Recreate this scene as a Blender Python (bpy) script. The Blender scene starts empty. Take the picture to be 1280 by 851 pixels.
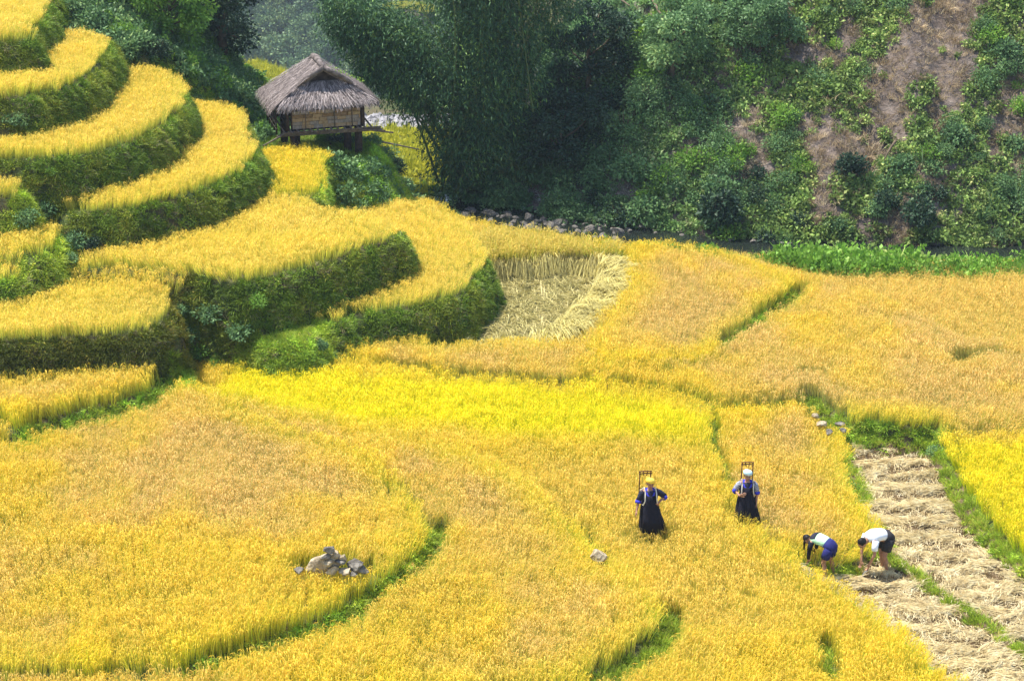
import bpy, bmesh, math, random
import numpy as np
from mathutils import Vector, Matrix, noise as mnoise

rng = np.random.default_rng(7)
random.seed(7)
S = bpy.context.scene
COL = S.collection
PI = math.pi
R = math.radians

# ------------------------------------------------------------------ camera, light
F, PITCH, HC = 2300.0, R(21.0), 18.0
cam_d = bpy.data.cameras.new('camera')
cam = bpy.data.objects.new('camera', cam_d); COL.objects.link(cam)
cam.location = (0, 0, HC)
cam.rotation_euler = (PI/2 - PITCH, 0, 0)
cam_d.sensor_width = 36.0
cam_d.lens = F/1280*36.0
cam_d.clip_end = 4000; cam_d.clip_start = 0.5
S.camera = cam

SUN_EL, SUN_AZ = R(68), R(-66)       # azimuth measured from +Y (away from camera), positive to the right
w = bpy.data.worlds.new('World'); S.world = w; w.use_nodes = True
nt = w.node_tree
bg = nt.nodes['Background']
sky = nt.nodes.new('ShaderNodeTexSky'); sky.sky_type = 'NISHITA'; sky.sun_disc = False
sky.sun_elevation = SUN_EL; sky.sun_rotation = SUN_AZ
nt.links.new(sky.outputs[0], bg.inputs[0]); bg.inputs[1].default_value = 0.14
sd = bpy.data.lights.new('sun', 'SUN'); sd.energy = 4.6; sd.angle = R(0.5); sd.color = (1, .955, .87)
sun = bpy.data.objects.new('sun', sd); COL.objects.link(sun)
to_sun = Vector((math.sin(SUN_AZ)*math.cos(SUN_EL), math.cos(SUN_AZ)*math.cos(SUN_EL), math.sin(SUN_EL)))
sun.rotation_euler = to_sun.to_track_quat('Z', 'Y').to_euler()
S.view_settings.view_transform = 'Standard'; S.view_settings.look = 'None'
S.view_settings.exposure = 1.0; S.view_settings.gamma = 1.0
S.cycles.max_bounces = 6; S.cycles.transparent_max_bounces = 4; S.cycles.transmission_bounces = 3
S.cycles.use_denoising = True; S.cycles.denoiser = 'OPENIMAGEDENOISE'; S.cycles.denoising_prefilter = 'ACCURATE'

# ------------------------------------------------------------------ helpers
def U(u, v, z=0.0):
    dx = (u-640)/F; dy = (425.5-v)/F
    d = np.array([dx, math.cos(PITCH)+dy*math.sin(PITCH), -math.sin(PITCH)+dy*math.cos(PITCH)])
    t = (z-HC)/d[2]
    return np.array([d[0]*t, d[1]*t, z])
def UY(u, v, y):
    dx = (u-640)/F; dy = (425.5-v)/F
    d = np.array([dx, math.cos(PITCH)+dy*math.sin(PITCH), -math.sin(PITCH)+dy*math.cos(PITCH)])
    t = y/d[1]
    return np.array([d[0]*t, y, HC+d[2]*t])
def PXM(y, z=0):   # pixels per metre at a place
    return F/(y*math.cos(PITCH)+(HC-z)*math.sin(PITCH))

def tag(o, label=None, cat=None, group=None, kind=None):
    if label: o['label'] = label
    if cat: o['category'] = cat
    if group: o['group'] = group
    if kind: o['kind'] = kind
    return o
def link(name, me, mat=None, parent=None, smooth=False):
    o = bpy.data.objects.new(name, me); COL.objects.link(o)
    if mat is not None and not me.materials: me.materials.append(mat)
    if parent is not None: o.parent = parent
    if smooth: me.shade_smooth()
    return o
def empty(name, loc, rz=0.0):
    o = bpy.data.objects.new(name, None); COL.objects.link(o); o.location = loc; o.rotation_euler = (0, 0, rz)
    o.empty_display_size = .2
    return o
def npmesh(name, V, faces, attrs=None):
    """faces: list of int arrays (n,k)"""
    me = bpy.data.meshes.new(name)
    V = np.asarray(V, dtype=np.float32)
    faces = [np.asarray(f, dtype=np.int32) for f in faces if len(f)]
    nl = sum(f.size for f in faces); npoly = sum(len(f) for f in faces)
    me.vertices.add(len(V)); me.vertices.foreach_set('co', V.ravel())
    me.loops.add(nl); me.polygons.add(npoly)
    me.loops.foreach_set('vertex_index', np.concatenate([f.ravel() for f in faces]))
    st = []; off = 0
    for f in faces:
        st.append(off+np.arange(len(f))*f.shape[1]); off += f.size
    me.polygons.foreach_set('loop_start', np.concatenate(st).astype(np.int32))
    for n, (dom, a) in (attrs or {}).items():
        a = np.asarray(a, dtype=np.float32)
        if a.ndim == 1:
            at = me.attributes.new(n, 'FLOAT', dom); at.data.foreach_set('value', a)
        else:
            at = me.attributes.new(n, 'FLOAT_VECTOR', dom); at.data.foreach_set('vector', a.ravel())
    me.update(calc_edges=True)
    return me
class MB:
    def __init__(s): s.V = []; s.F = []
    def add(s, V, Fs):
        o = len(s.V); s.V += [tuple(v) for v in V]; s.F += [tuple(i+o for i in f) for f in Fs]; return s
    def box(s, c, d, M=None):
        c = Vector(c); vs = []
        for x in (-.5, .5):
            for y in (-.5, .5):
                for z in (-.5, .5):
                    p = Vector((x*d[0], y*d[1], z*d[2]))
                    if M is not None: p = M @ p
                    vs.append(p+c)
        return s.add(vs, [(0,1,3,2),(4,6,7,5),(0,4,5,1),(2,3,7,6),(0,2,6,4),(1,5,7,3)])
    def loft(s, path, side=(1,0,0), n=16, pleat=0, npl=9, cap=True, wob=0):
        """path: list of (point, a, b): half widths along 'side' and across"""
        sd = Vector(side); rings = []
        P = [Vector(p[0]) for p in path]
        for i, (p, a, b) in enumerate(path):
            t = (P[min(i+1, len(P)-1)]-P[max(i-1, 0)]).normalized()
            x = (sd - t*sd.dot(t))
            if x.length < 1e-4: x = Vector((0,1,0))-t*t.y
            x.normalize(); y = t.cross(x)
            ring = []
            for k in range(n):
                an = 2*PI*k/n
                m = 1 + pleat*math.sin(an*npl)*(i/(len(path)-1)) + wob*random.uniform(-1,1)
                ring.append(P[i] + x*(a*m*math.cos(an)) + y*(b*m*math.sin(an)))
            rings.append(ring)
        vs = [v for r in rings for v in r]; fs = []
        for i in range(len(rings)-1):
            for k in range(n):
                fs.append((i*n+k, i*n+(k+1)%n, (i+1)*n+(k+1)%n, (i+1)*n+k))
        if cap:
            fs.append(tuple(range(n))[::-1]); fs.append(tuple((len(rings)-1)*n+k for k in range(n)))
        return s.add(vs, fs)
    def tube(s, pts, r, n=8):
        if not hasattr(r, '__len__'): r = [r]*len(pts)
        return s.loft([(p, q, q) for p, q in zip(pts, r)], side=(.31,.92,.21), n=n)
    def sphere(s, c, r, n=12, m=8):
        if not hasattr(r, '__len__'): r = (r, r, r)
        vs = [(c[0], c[1], c[2]-r[2])]; fs = []
        for i in range(1, m):
            th = PI*i/m
            for k in range(n):
                an = 2*PI*k/n
                vs.append((c[0]+r[0]*math.sin(th)*math.cos(an), c[1]+r[1]*math.sin(th)*math.sin(an), c[2]-r[2]*math.cos(th)))
        vs.append((c[0], c[1], c[2]+r[2])); L = len(vs)-1
        for k in range(n): fs.append((0, 1+(k+1)%n, 1+k)); fs.append((L, L-n+k, L-n+(k+1)%n))
        for i in range(m-2):
            for k in range(n):
                fs.append((1+i*n+k, 1+i*n+(k+1)%n, 1+(i+1)*n+(k+1)%n, 1+(i+1)*n+k))
        return s.add(vs, fs)
    def mesh(s, name):
        me = bpy.data.meshes.new(name); me.from_pydata(s.V, [], s.F); me.update(); return me
    def build(s, name, mat, parent=None, smooth=False):
        return link(name, s.mesh(name), mat, parent, smooth)

# value noise
_perm = rng.random((256, 256))
def vnoise(x, y, sc=1.0, seed=0):
    x = np.asarray(x)/sc+seed*17.3; y = np.asarray(y)/sc+seed*31.7
    xi = np.floor(x).astype(int); yi = np.floor(y).astype(int)
    fx = x-xi; fy = y-yi; fx = fx*fx*(3-2*fx); fy = fy*fy*(3-2*fy)
    g = lambda a, b: _perm[a % 256, b % 256]
    return (g(xi,yi)*(1-fx)+g(xi+1,yi)*fx)*(1-fy)+(g(xi,yi+1)*(1-fx)+g(xi+1,yi+1)*fx)*fy
def fbm(x, y, sc=1.0, o=3, seed=0):
    r = 0; a = .5; t = 0
    for i in range(o):
        r = r+a*vnoise(x, y, sc/(2**i), seed+i); t += a; a *= .5
    return r/t
def sdf(X, Y, poly):
    """signed distance, positive inside"""
    X = np.asarray(X, dtype=float); Y = np.asarray(Y, dtype=float); shp = X.shape
    X = X.ravel(); Y = Y.ravel(); d = np.full(X.shape, 1e9); ins = np.zeros(X.shape, bool)
    n = len(poly)
    for i in range(n):
        ax, ay = poly[i]; bx, by = poly[(i+1) % n]
        ex, ey = bx-ax, by-ay; L = ex*ex+ey*ey+1e-12
        t = np.clip(((X-ax)*ex+(Y-ay)*ey)/L, 0, 1)
        dd = (X-ax-t*ex)**2+(Y-ay-t*ey)**2
        d = np.minimum(d, dd)
        c = ((ay > Y) != (by > Y))
        if abs(ey) > 1e-12: ins ^= c & (X < ex*(Y-ay)/ey+ax)
    d = np.sqrt(d)
    return np.where(ins, d, -d).reshape(shp)
def pdist(X, Y, line):
    X = np.asarray(X, dtype=float); Y = np.asarray(Y, dtype=float); d = np.full(X.shape, 1e9)
    for (ax, ay), (bx, by) in zip(line[:-1], line[1:]):
        ex, ey = bx-ax, by-ay; L = ex*ex+ey*ey+1e-12
        t = np.clip(((X-ax)*ex+(Y-ay)*ey)/L, 0, 1)
        d = np.minimum(d, (X-ax-t*ex)**2+(Y-ay-t*ey)**2)
    return np.sqrt(d)
def smooth_pts(P, closed=True, k=4):
    P = np.array(P, dtype=float); n = len(P); out = []
    rngi = range(n if closed else n-1)
    for i in rngi:
        if closed: p0, p1, p2, p3 = P[i-1], P[i], P[(i+1) % n], P[(i+2) % n]
        else: p0, p1, p2, p3 = P[max(i-1, 0)], P[i], P[i+1], P[min(i+2, n-1)]
        if np.linalg.norm(p2-p1) > 5: out.append(p1); continue
        for j in range(k):
            t = j/k
            out.append(.5*((2*p1)+(-p0+p2)*t+(2*p0-5*p1+4*p2-p3)*t*t+(-p0+3*p1-3*p2+p3)*t**3))
    if not closed: out.append(P[-1])
    return [tuple(q) for q in out]
CAN = 0.5   # canopy height of the rice
def poly(pts, z, closed=True):
    out = []
    for p in pts:
        zz = z+CAN if len(p) == 3 else z
        out.append(U(p[0], p[1], zz)[:2])
    return smooth_pts(out, closed)

# ------------------------------------------------------------------ materials
def mat(name, fn, rough=.8, spec=.2):
    m = bpy.data.materials.new(name); m.use_nodes = True
    nt = m.node_tree; b = nt.nodes['Principled BSDF']
    b.inputs['Roughness'].default_value = rough
    b.inputs['Specular IOR Level'].default_value = spec
    fn(nt, b)
    return m
def N(nt, t, **kw):
    n = nt.nodes.new(t)
    for k, v in kw.items():
        if k.startswith('i_'): n.inputs[k[2:].replace('_', ' ')].default_value = v
        else: setattr(n, k, v)
    return n
def ramp(nt, src, stops, mode='LINEAR'):
    r = nt.nodes.new('ShaderNodeValToRGB'); r.color_ramp.interpolation = mode
    e = r.color_ramp.elements
    while len(e) < len(stops): e.new(.5)
    for el, (p, c) in zip(e, stops): el.position = p; el.color = (*c, 1)
    nt.links.new(src, r.inputs[0]); return r.outputs[0]
def nz(nt, scale, detail=4, coord='pos', rough=.6, dist=0):
    n = N(nt, 'ShaderNodeTexNoise'); n.inputs['Scale'].default_value = scale; n.inputs['Detail'].default_value = detail
    n.inputs['Roughness'].default_value = rough; n.inputs['Distortion'].default_value = dist
    if coord == 'pos':
        g = N(nt, 'ShaderNodeNewGeometry'); nt.links.new(g.outputs['Position'], n.inputs['Vector'])
    else:
        g = N(nt, 'ShaderNodeTexCoord'); nt.links.new(g.outputs['Object'], n.inputs['Vector'])
    return n.outputs['Fac']
def mix(nt, fac, a, b, blend='MIX'):
    m = nt.nodes.new('ShaderNodeMix'); m.data_type = 'RGBA'; m.blend_type = blend
    if isinstance(fac, (int, float)): m.inputs[0].default_value = fac
    else: nt.links.new(fac, m.inputs[0])
    for s, x in ((m.inputs[6], a), (m.inputs[7], b)):
        if isinstance(x, tuple): s.default_value = (*x, 1)
        else: nt.links.new(x, s)
    return m.outputs[2]
def bump(nt, b, src, strength=.5, dist=.02):
    u = nt.nodes.new('ShaderNodeBump'); u.inputs['Strength'].default_value = strength; u.inputs['Distance'].default_value = dist
    nt.links.new(src, u.inputs['Height']); nt.links.new(u.outputs[0], b.inputs['Normal'])
def noisy(name, stops, scale, rough=.85, bmp=.4, bd=.02, coord='pos', detail=5, spec=.15):
    def fn(nt, b):
        f = nz(nt, scale, detail, coord)
        nt.links.new(ramp(nt, f, stops), b.inputs['Base Color'])
        if bmp: bump(nt, b, nz(nt, scale*3, 4, coord), bmp, bd)
    return mat(name, fn, rough, spec)
def translucent(nt, b, col, fac):
    out = nt.nodes['Material Output']; t = N(nt, 'ShaderNodeBsdfTranslucent'); ms = N(nt, 'ShaderNodeMixShader')
    nt.links.new(col, t.inputs[0]); ms.inputs[0].default_value = fac
    nt.links.new(b.outputs[0], ms.inputs[1]); nt.links.new(t.outputs[0], ms.inputs[2]); nt.links.new(ms.outputs[0], out.inputs[0])
def leaf_mat(name, dark, light, yellow=None, scale=.6, trans=.3, rnd=.45, rough=.55, tint=False):
    """leaf colour from per-leaf random attribute, a slow noise in space and the object's own random"""
    def fn(nt, b):
        a = N(nt, 'ShaderNodeAttribute', attribute_name='lv')
        n = nz(nt, scale, 3)
        oi = N(nt, 'ShaderNodeObjectInfo')
        m1 = N(nt, 'ShaderNodeMath', operation='MULTIPLY_ADD'); nt.links.new(n, m1.inputs[0]); m1.inputs[1].default_value = .7
        nt.links.new(a.outputs['Fac'], m1.inputs[2])
        m2 = N(nt, 'ShaderNodeMath', operation='MULTIPLY_ADD'); nt.links.new(oi.outputs['Random'], m2.inputs[0]); m2.inputs[1].default_value = rnd
        nt.links.new(m1.outputs[0], m2.inputs[2])
        stops = [(.3, dark), (1.0, light)] if yellow is None else [(.25, dark), (.85, light), (1.0, yellow)]
        mr = N(nt, 'ShaderNodeMath', operation='MULTIPLY'); mr.inputs[1].default_value = .62; nt.links.new(m2.outputs[0], mr.inputs[0])
        c = ramp(nt, mr.outputs[0], stops)
        if tint:
            at = N(nt, 'ShaderNodeAttribute', attribute_name='tint', attribute_type='INSTANCER')
            c = mix(nt, 1.0, c, at.outputs['Color'], 'MULTIPLY')
        nt.links.new(c, b.inputs['Base Color'])
        translucent(nt, b, c, trans)
    return mat(name, fn, rough, .25)

def rice_fn(nt, b):
    a = N(nt, 'ShaderNodeAttribute', attribute_name='col')
    t = N(nt, 'ShaderNodeAttribute', attribute_name='tint', attribute_type='INSTANCER')
    c = mix(nt, 1.0, a.outputs['Color'], t.outputs['Color'], 'MULTIPLY')
    nt.links.new(c, b.inputs['Base Color']); translucent(nt, b, c, .42)
M = {}
M['rice'] = mat('ripe_rice', rice_fn, .6, .2)
M['soil'] = noisy('field_soil', [(.3, (.045,.035,.015)), (.6, (.10,.075,.03)), (.8, (.07,.08,.025))], 2.5)
def terr_fn(nt, b):
    f = nz(nt, 3.0, 6); f2 = nz(nt, .5, 3)
    c1 = ramp(nt, f, [(.3, (.022,.035,.008)), (.5, (.05,.075,.014)), (.7, (.085,.075,.03))])
    c2 = ramp(nt, f, [(.3, (.05,.04,.02)), (.6, (.10,.085,.04)), (.8, (.06,.09,.02))])
    nt.links.new(mix(nt, ramp(nt, f2, [(.45, (0,0,0)), (.6, (1,1,1))]), c1, c2), b.inputs['Base Color'])
    bump(nt, b, nz(nt, 9, 5), .8, .05)
M['terrace'] = mat('terrace_earth', terr_fn, .9)
def hill_fn(nt, b):
    f = nz(nt, 1.3, 7); f2 = nz(nt, 6, 6, dist=.4)
    c = ramp(nt, f, [(.3, (.09,.065,.05)), (.5, (.17,.13,.105)), (.7, (.30,.245,.21))])
    c = mix(nt, .5, c, ramp(nt, f2, [(.3, (.04,.03,.022)), (.55, (.16,.125,.10)), (.8, (.30,.26,.23))]))
    nt.links.new(c, b.inputs['Base Color']); bump(nt, b, f2, 1.0, .12)
M['hill'] = mat('hillside_earth', hill_fn, .95)
M['stubble_soil'] = noisy('stubble_soil', [(.25, (.06,.04,.022)), (.5, (.13,.09,.05)), (.75, (.24,.175,.10))], 5, detail=8, bmp=.8, bd=.05)
M['gravel'] = noisy('river_gravel', [(.3, (.07,.068,.065)), (.5, (.18,.17,.16)), (.75, (.30,.29,.28))], 5, bmp=.9, bd=.08)
M['stone'] = noisy('grey_stone', [(.3, (.04,.036,.03)), (.5, (.15,.135,.115)), (.72, (.32,.29,.24))], 5, coord='obj', bmp=.7, bd=.03)
M['pale_stone'] = noisy('pale_stone', [(.3, (.13,.10,.06)), (.5, (.36,.29,.19)), (.75, (.52,.45,.33))], 6, coord='obj', bmp=.7, bd=.03)
M['water'] = mat('river_water', lambda nt, b: (b.inputs['Base Color'].__setattr__('default_value', (.012,.016,.014,1)), bump(nt, b, nz(nt, 6, 3), .06, .02)), .06, .5)
M['grass'] = leaf_mat('bright_grass', (.10,.18,.02), (.28,.44,.045), (.50,.50,.12), trans=.35, tint=True)
M['bank_grass'] = leaf_mat('bank_grass', (.05,.10,.014), (.20,.32,.035), (.40,.40,.10), scale=1.2, trans=.2, tint=True)
M['shrub'] = leaf_mat('shrub_leaves', (.04,.095,.042), (.17,.30,.11), (.32,.44,.15), trans=.3)
M['shrub_bright'] = leaf_mat('bright_shrub_leaves', (.06,.15,.02), (.22,.40,.06), (.38,.52,.08), trans=.35)
M['dark_leaf'] = leaf_mat('dark_tree_leaves', (.010,.032,.022), (.045,.09,.045), (.10,.16,.06), trans=.2)
M['bamboo_leaf'] = leaf_mat('bamboo_leaves', (.010,.036,.030), (.075,.165,.06), (.24,.38,.08), scale=.45, trans=.22)
M['reed'] = leaf_mat('reed_leaves', (.03,.08,.03), (.16,.27,.10), (.35,.42,.22), trans=.3)
M['far_leaf'] = leaf_mat('far_wood_leaves', (.05,.11,.055), (.17,.26,.10), (.34,.40,.14), scale=.05, trans=.2)
M['straw'] = noisy('cut_straw', [(.3, (.54,.42,.22)), (.5, (.80,.68,.40)), (.7, (.90,.83,.60))], 6, bmp=0)
M['bark'] = noisy('bark', [(.3, (.06,.045,.03)), (.6, (.16,.12,.08)), (.8, (.25,.2,.15))], 6, coord='obj')
M['culm'] = noisy('bamboo_culm', [(.3, (.07,.11,.03)), (.6, (.17,.2,.07)), (.8, (.28,.26,.12))], 2, coord='obj', bmp=0)
M['yellow_leaf'] = leaf_mat('yellow_leaves', (.22,.27,.03), (.62,.58,.05), (.85,.78,.08), trans=.35)
print('mats ok')
# ------------------------------------------------------------------ terrain levels (digitised outlines, each on its own height)
# name, height, bank width, kind ('rice','grass','stubble','flat'), outline in photo pixels (third item: seen at canopy height)
c = 1
LV = [
 ('valley', .2, .7, 'rice', [(-700,1200),(1900,1200),(1900,325),(1600,325,c),(1280,323,c),(1100,321,c),(960,316,c),(800,304,c),(700,289,c),(620,277,c),(580,269,c),(530,262),(460,262),(300,262),(-300,330),(-700,500)]),
 ('valley_east', -.02, .2, 'rice', [(775,303,c),(900,312,c),(1100,322,c),(1280,324,c),(1900,327,c),(1900,520),(1300,480),(1250,450),(1210,425,c),(1150,395,c),(1080,368,c),(1000,345,c),(900,322,c)]),
 ('back', .38, .25, 'rice', [(612,284,c),(700,293,c),(745,302,c),(768,325),(768,342),(740,347),(700,343),(650,350),(622,352),(600,330)]),
 ('plot', .34, .25, 'rice', [(785,345),(800,320),(900,330),(985,362),(996,378),(972,394),(938,420),(905,447),(880,462),(800,470),(740,465),(745,430),(775,395)]),
 ('cut_patch', -.1, .15, 'cut', [(612,356),(650,352),(700,346),(745,348),(778,352),(776,375),(750,408),(715,443),(690,452),(600,452),(540,455),(560,400)]),
 ('north', -.15, .12, 'rice', [(880,530),(950,527),(1010,524),(1045,540),(1068,565),(1062,600),(1070,640),(1094,672),(1108,700),(1082,716),(1050,726),(1000,720),(930,700),(850,640),(820,560)]),
 ('strip', -.32, .15, 'stubble', [(1064,559),(1105,562),(1150,566),(1182,592),(1215,650),(1250,690),(1310,740),(1800,1000),(1700,1250),(1400,1250),(1190,900),(1150,850),(1080,800),(1000,765),(960,720),(1040,724),(1085,712),(1109,692),(1092,668),(1068,640),(1058,600),(1062,575)]),
 ('east', -.05, .2, 'rice', [(1184,570),(1200,605),(1222,648),(1266,692),(1330,740),(1900,1050),(1900,560),(1250,556)]),
 ('south', .05, .25, 'rice', [(1200,905),(1165,851),(1110,797),(1050,752),(1004,722),(960,688),(925,645),(905,605),(893,575),(886,545),(872,518),(800,500),(650,490),(520,480),(300,450),(-700,560),(-700,1250),(1000,1250)]),
 ('mid', .3, .25, 'rice', [(390,905),(560,885),(700,872),(760,850),(800,826),(822,803),(818,778),(790,750),(752,722),(737,702),(718,676),(690,648),(650,618),(600,592),(500,560),(300,500),(-700,560),(-700,1250),(200,1250)]),
 ('west', .52, .25, 'rice', [(-300,872),(0,852),(100,850),(200,845),(280,832),(350,813),(410,788),(460,758),(500,728),(522,703),(530,680),(526,662),(505,630),(460,590),(400,560),(300,530),(200,500),(-700,560),(-700,900)]),
 ('bench', .92, .3, 'rice', [(32,548),(60,533),(110,520),(160,507),(190,494),(218,478),(225,460),(200,430),(0,440),(-400,450),(-500,500),(-100,520),(0,532)]),
 ('mound', 1.15, .7, 'grass', [(298,392),(330,378),(362,384),(384,404),(388,420),(370,428),(335,424),(305,412)]),
 ('spur', 1.15, .48, 'rice', [(371,388),(392,404),(424,405),(442,395),(488,390),(525,383),(563,374),(586,359),(602,336),(605,314,c),(594,290,c),(575,268,c),(530,251,c),(490,242,c),(465,231,c),(438,240,c),(400,250),(330,300),(340,375)]),
 ('long', 2.03, .48, 'rice', [(-500,432),(0,429),(60,426),(120,422),(178,416),(202,405),(213,392),(207,378),(230,372),(262,362),(292,353),(292,320),(200,290),(60,300),(-500,330)]),
 ('broad', 2.5, .48, 'rice', [(500,287),(490,300),(452,314),(400,331),(345,346),(296,354),(262,350),(200,342),(140,337),(110,336),(90,310),(180,255),(330,230),(395,250,c),(440,258,c),(478,268,c),(494,278,c)]),
 ('hut_pad', 2.45, 1.3, 'flat', [(318,182),(400,206),(438,210),(462,196),(462,180),(430,170),(330,170)]),
 ('hut_field', 2.65, .25, 'rice', [(318,244),(360,248),(397,247),(405,228),(400,214),(408,203),(404,190,c),(398,181,c),(360,179,c),(322,181,c),(302,190),(302,232)]),
 ('low_bench', 2.75, .35, 'rice', [(32,319),(30,333),(15,346),(0,353),(-400,400),(-400,310),(0,300)]),
 ('side_bench', 3.1, .48, 'rice', [(72,291),(71,306),(52,319),(36,324),(0,322),(-400,360),(-400,262),(0,262),(60,272)]),
 ('crescent', 3.7, .48, 'rice', [(62,252),(78,262),(110,266),(150,264),(200,254),(250,240),(290,223),(311,207),(318,192),(312,168,c),(306,148,c),(302,134,c),(285,124,c),(236,120,c),(190,150),(60,215),(30,235)]),
 ('small_bench', 4.25, .48, 'rice', [(54,213),(48,229),(22,243),(0,250),(-400,300),(-400,190),(0,190),(45,204)]),
 ('upper', 4.95, .48, 'rice', [(-500,204),(0,201),(50,200),(99,196),(158,181),(197,162),(222,138),(231,120),(224,98,c),(208,81,c),(160,79,c),(110,110),(0,160),(-500,170)]),
 ('high', 6.2, .48, 'rice', [(-500,130),(0,124),(33,120),(76,112),(112,93),(131,68),(137,52),(130,36,c),(100,29,c),(66,30,c),(20,50),(-500,60)]),
 ('top', 7.3, .48, 'rice', [(-500,72),(0,55),(25,46),(45,31),(58,10),(62,-15),(40,-45),(-500,-45)]),
]
for i, l in enumerate(LV):
    LV[i] = l[:4]+(poly(l[4], l[1]),)
NAMES = [l[0] for l in LV]
HILL = [tuple(U(u, v, -1.0)[:2]) for u, v in [(1900,322),(1280,311),(1100,307),(960,300),(850,292),(760,281),(700,268),(640,262),(600,256),(565,250)]]
HILL = smooth_pts(HILL, False)+[(-1.6,72.),(-1.0,90.),(6.,150.),(120.,220.),(120.,50.)]
KNOLL = [(-70,48),(-15.5,54),(-11.5,59),(-12.5,66),(-30,84),(-90,90)]
SH = U(640,300)[1]
# berms: pixel line, height of ground there, half width m
BERM = [
 ([(548,672),(546,690),(532,714),(500,745),(455,776),(400,806),(330,832),(240,862)], .2, .2),
 ([(836,778),(834,800),(812,824),(780,846),(740,866)], .15, .2),
 ([(888,535),(893,565),(903,600),(914,628)], -.1, .13),
 ([(1000,377),(975,397),(940,424),(903,452)], .05, .21),
 ([(1052,547),(1080,553),(1120,556),(1160,556)], -.15, .12),
 ([(1164,556),(1180,585),(1204,630),(1240,675),(1290,718),(1400,790)], -.15, .14),
 ([(1112,700),(1150,727),(1200,762),(1250,795),(1300,830),(1400,890)], -.28, .13),
 ([(1010,514),(1030,530),(1052,546)], -.1, .22),
 ([(28,562),(62,548),(112,535),(162,522),(205,503),(226,478)], .62, .26),
 ([(1198,476),(1212,466),(1235,461),(1262,461)], 0.0, .26),
 ([(1028,822),(1036,845),(1040,870)], 0, .15),
 ([(1062,590),(1070,610),(1080,630)], -.3, .16),
]
BERM = [([tuple(q) for q in smooth_pts([U(u, v, z)[:2] for u, v in L], False)], z, hw) for L, z, hw in BERM]
# gaps in the rice (no grass)
GAPS = [([(724,676),(736,694),(744,716)], .2), ([(1002,480),(1024,482)], .2), ([(630,605),(668,640)], .05)]
GAPS = [([tuple(U(u, v, .1)[:2]) for u, v in L], hw) for L, hw in GAPS]

def terrain(X, Y):
    """height, level index (-1 river flat, -2 hill, -3 knoll, -4 far), bank factor, inner distance"""
    base = -1.15 - np.clip(Y-67, 0, 28)*.13 - np.clip(Y-95, 0, 205)*.30
    base = base + np.clip(Y-300, 0, 600)*.62*(0.85+.3*fbm(X, Y, 90, 3, 5)) + (fbm(X, Y, 30, 3, 8)-.5)*np.clip((Y-130)/60, 0, 1)*16
    idx = np.where(Y > 100, -4, -1)
    kd = sdf(X, Y, KNOLL)
    kn = -1.15 + 7.0*np.clip(1+kd/8.5, 0, 1)**1.3 + np.clip(kd, 0, 14)*.35 + (fbm(X, Y, 3, 2, 3)-.5)*.6
    m = (kn > base+.05) & (kd > -8.4)
    base = np.where(m, kn, base); idx = np.where(m & (kd > -8.5), -3, idx)
    base = np.minimum(base, 14.0)
    z = base; bank = np.zeros_like(X); inner = np.full_like(X, 9.0)
    for i, (nm, h, bw, kind, P) in enumerate(LV):
        lo = np.min(P, axis=0)-2; hi = np.max(P, axis=0)+2
        s = (X > lo[0]) & (X < hi[0]) & (Y > lo[1]) & (Y < hi[1])
        if not s.any(): continue
        x = X[s]; y = Y[s]
        d = sdf(x, y, P) + (fbm(x, y, .9, 3, i)-.5)*.16
        t = np.clip((d+bw)/bw, 0, 1)
        zz = z[s]; up = (h > zz)
        tt = np.where(up, t*(2-t)*.6+t*.4, t)
        zn = zz*(1-tt)+h*tt
        z[s] = zn
        inn = d > 0
        ii = idx[s]; ii[inn | ((t > 0.001) & (np.abs(h-zz) > .6))] = i; idx[s] = ii
        bb = bank[s]; bb = np.where(inn, np.clip(bb*0, 0, 1), np.where((t > 0.001) & ((np.abs(h-zz) > .6) | (kind in ('stubble', 'cut'))), 1.0, bb)); bank[s] = bb
        big_ = (np.abs(h-zz) > .6) | (kind in ('stubble', 'cut')); n_ = inner[s]; n_ = np.where(inn, d, np.where(big_, np.minimum(n_, np.where(t > 0, 0, -d-bw)), np.where((d > -.2) & (nm in ('hut_field', 'broad', 'bench', 'west', 'mid', 'spur', 'south', 'back')), 0, n_))); inner[s] = n_
    hd = sdf(X, Y, HILL) + (fbm(X, Y, 2.2, 2, 40)-.5)*.8
    gully = (fbm(X*1.0, Y*.25, 1.6, 3, 44)-.5)
    hz = -1.15 + np.clip(hd, 0, 19)*.95 + gully*np.clip(hd, 0, 3)*.45 + (fbm(X, Y, .7, 3, 47)-.5)*.35*np.clip(hd, 0, 1)
    m = hd > 0
    z = np.where(m, np.maximum(hz, z), z); idx = np.where(m, -2, idx); inner = np.where(m, hd, inner)
    for L, zb, hw in BERM:
        dd = pdist(X, Y, L)
        t = np.clip(1.5-dd/hw, 0, 1)
        z = z*(1-t)+(zb+.05)*t
    z = z + (fbm(X, Y, .5, 2, 60)-.5)*.06
    return z, idx, bank, inner

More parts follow.
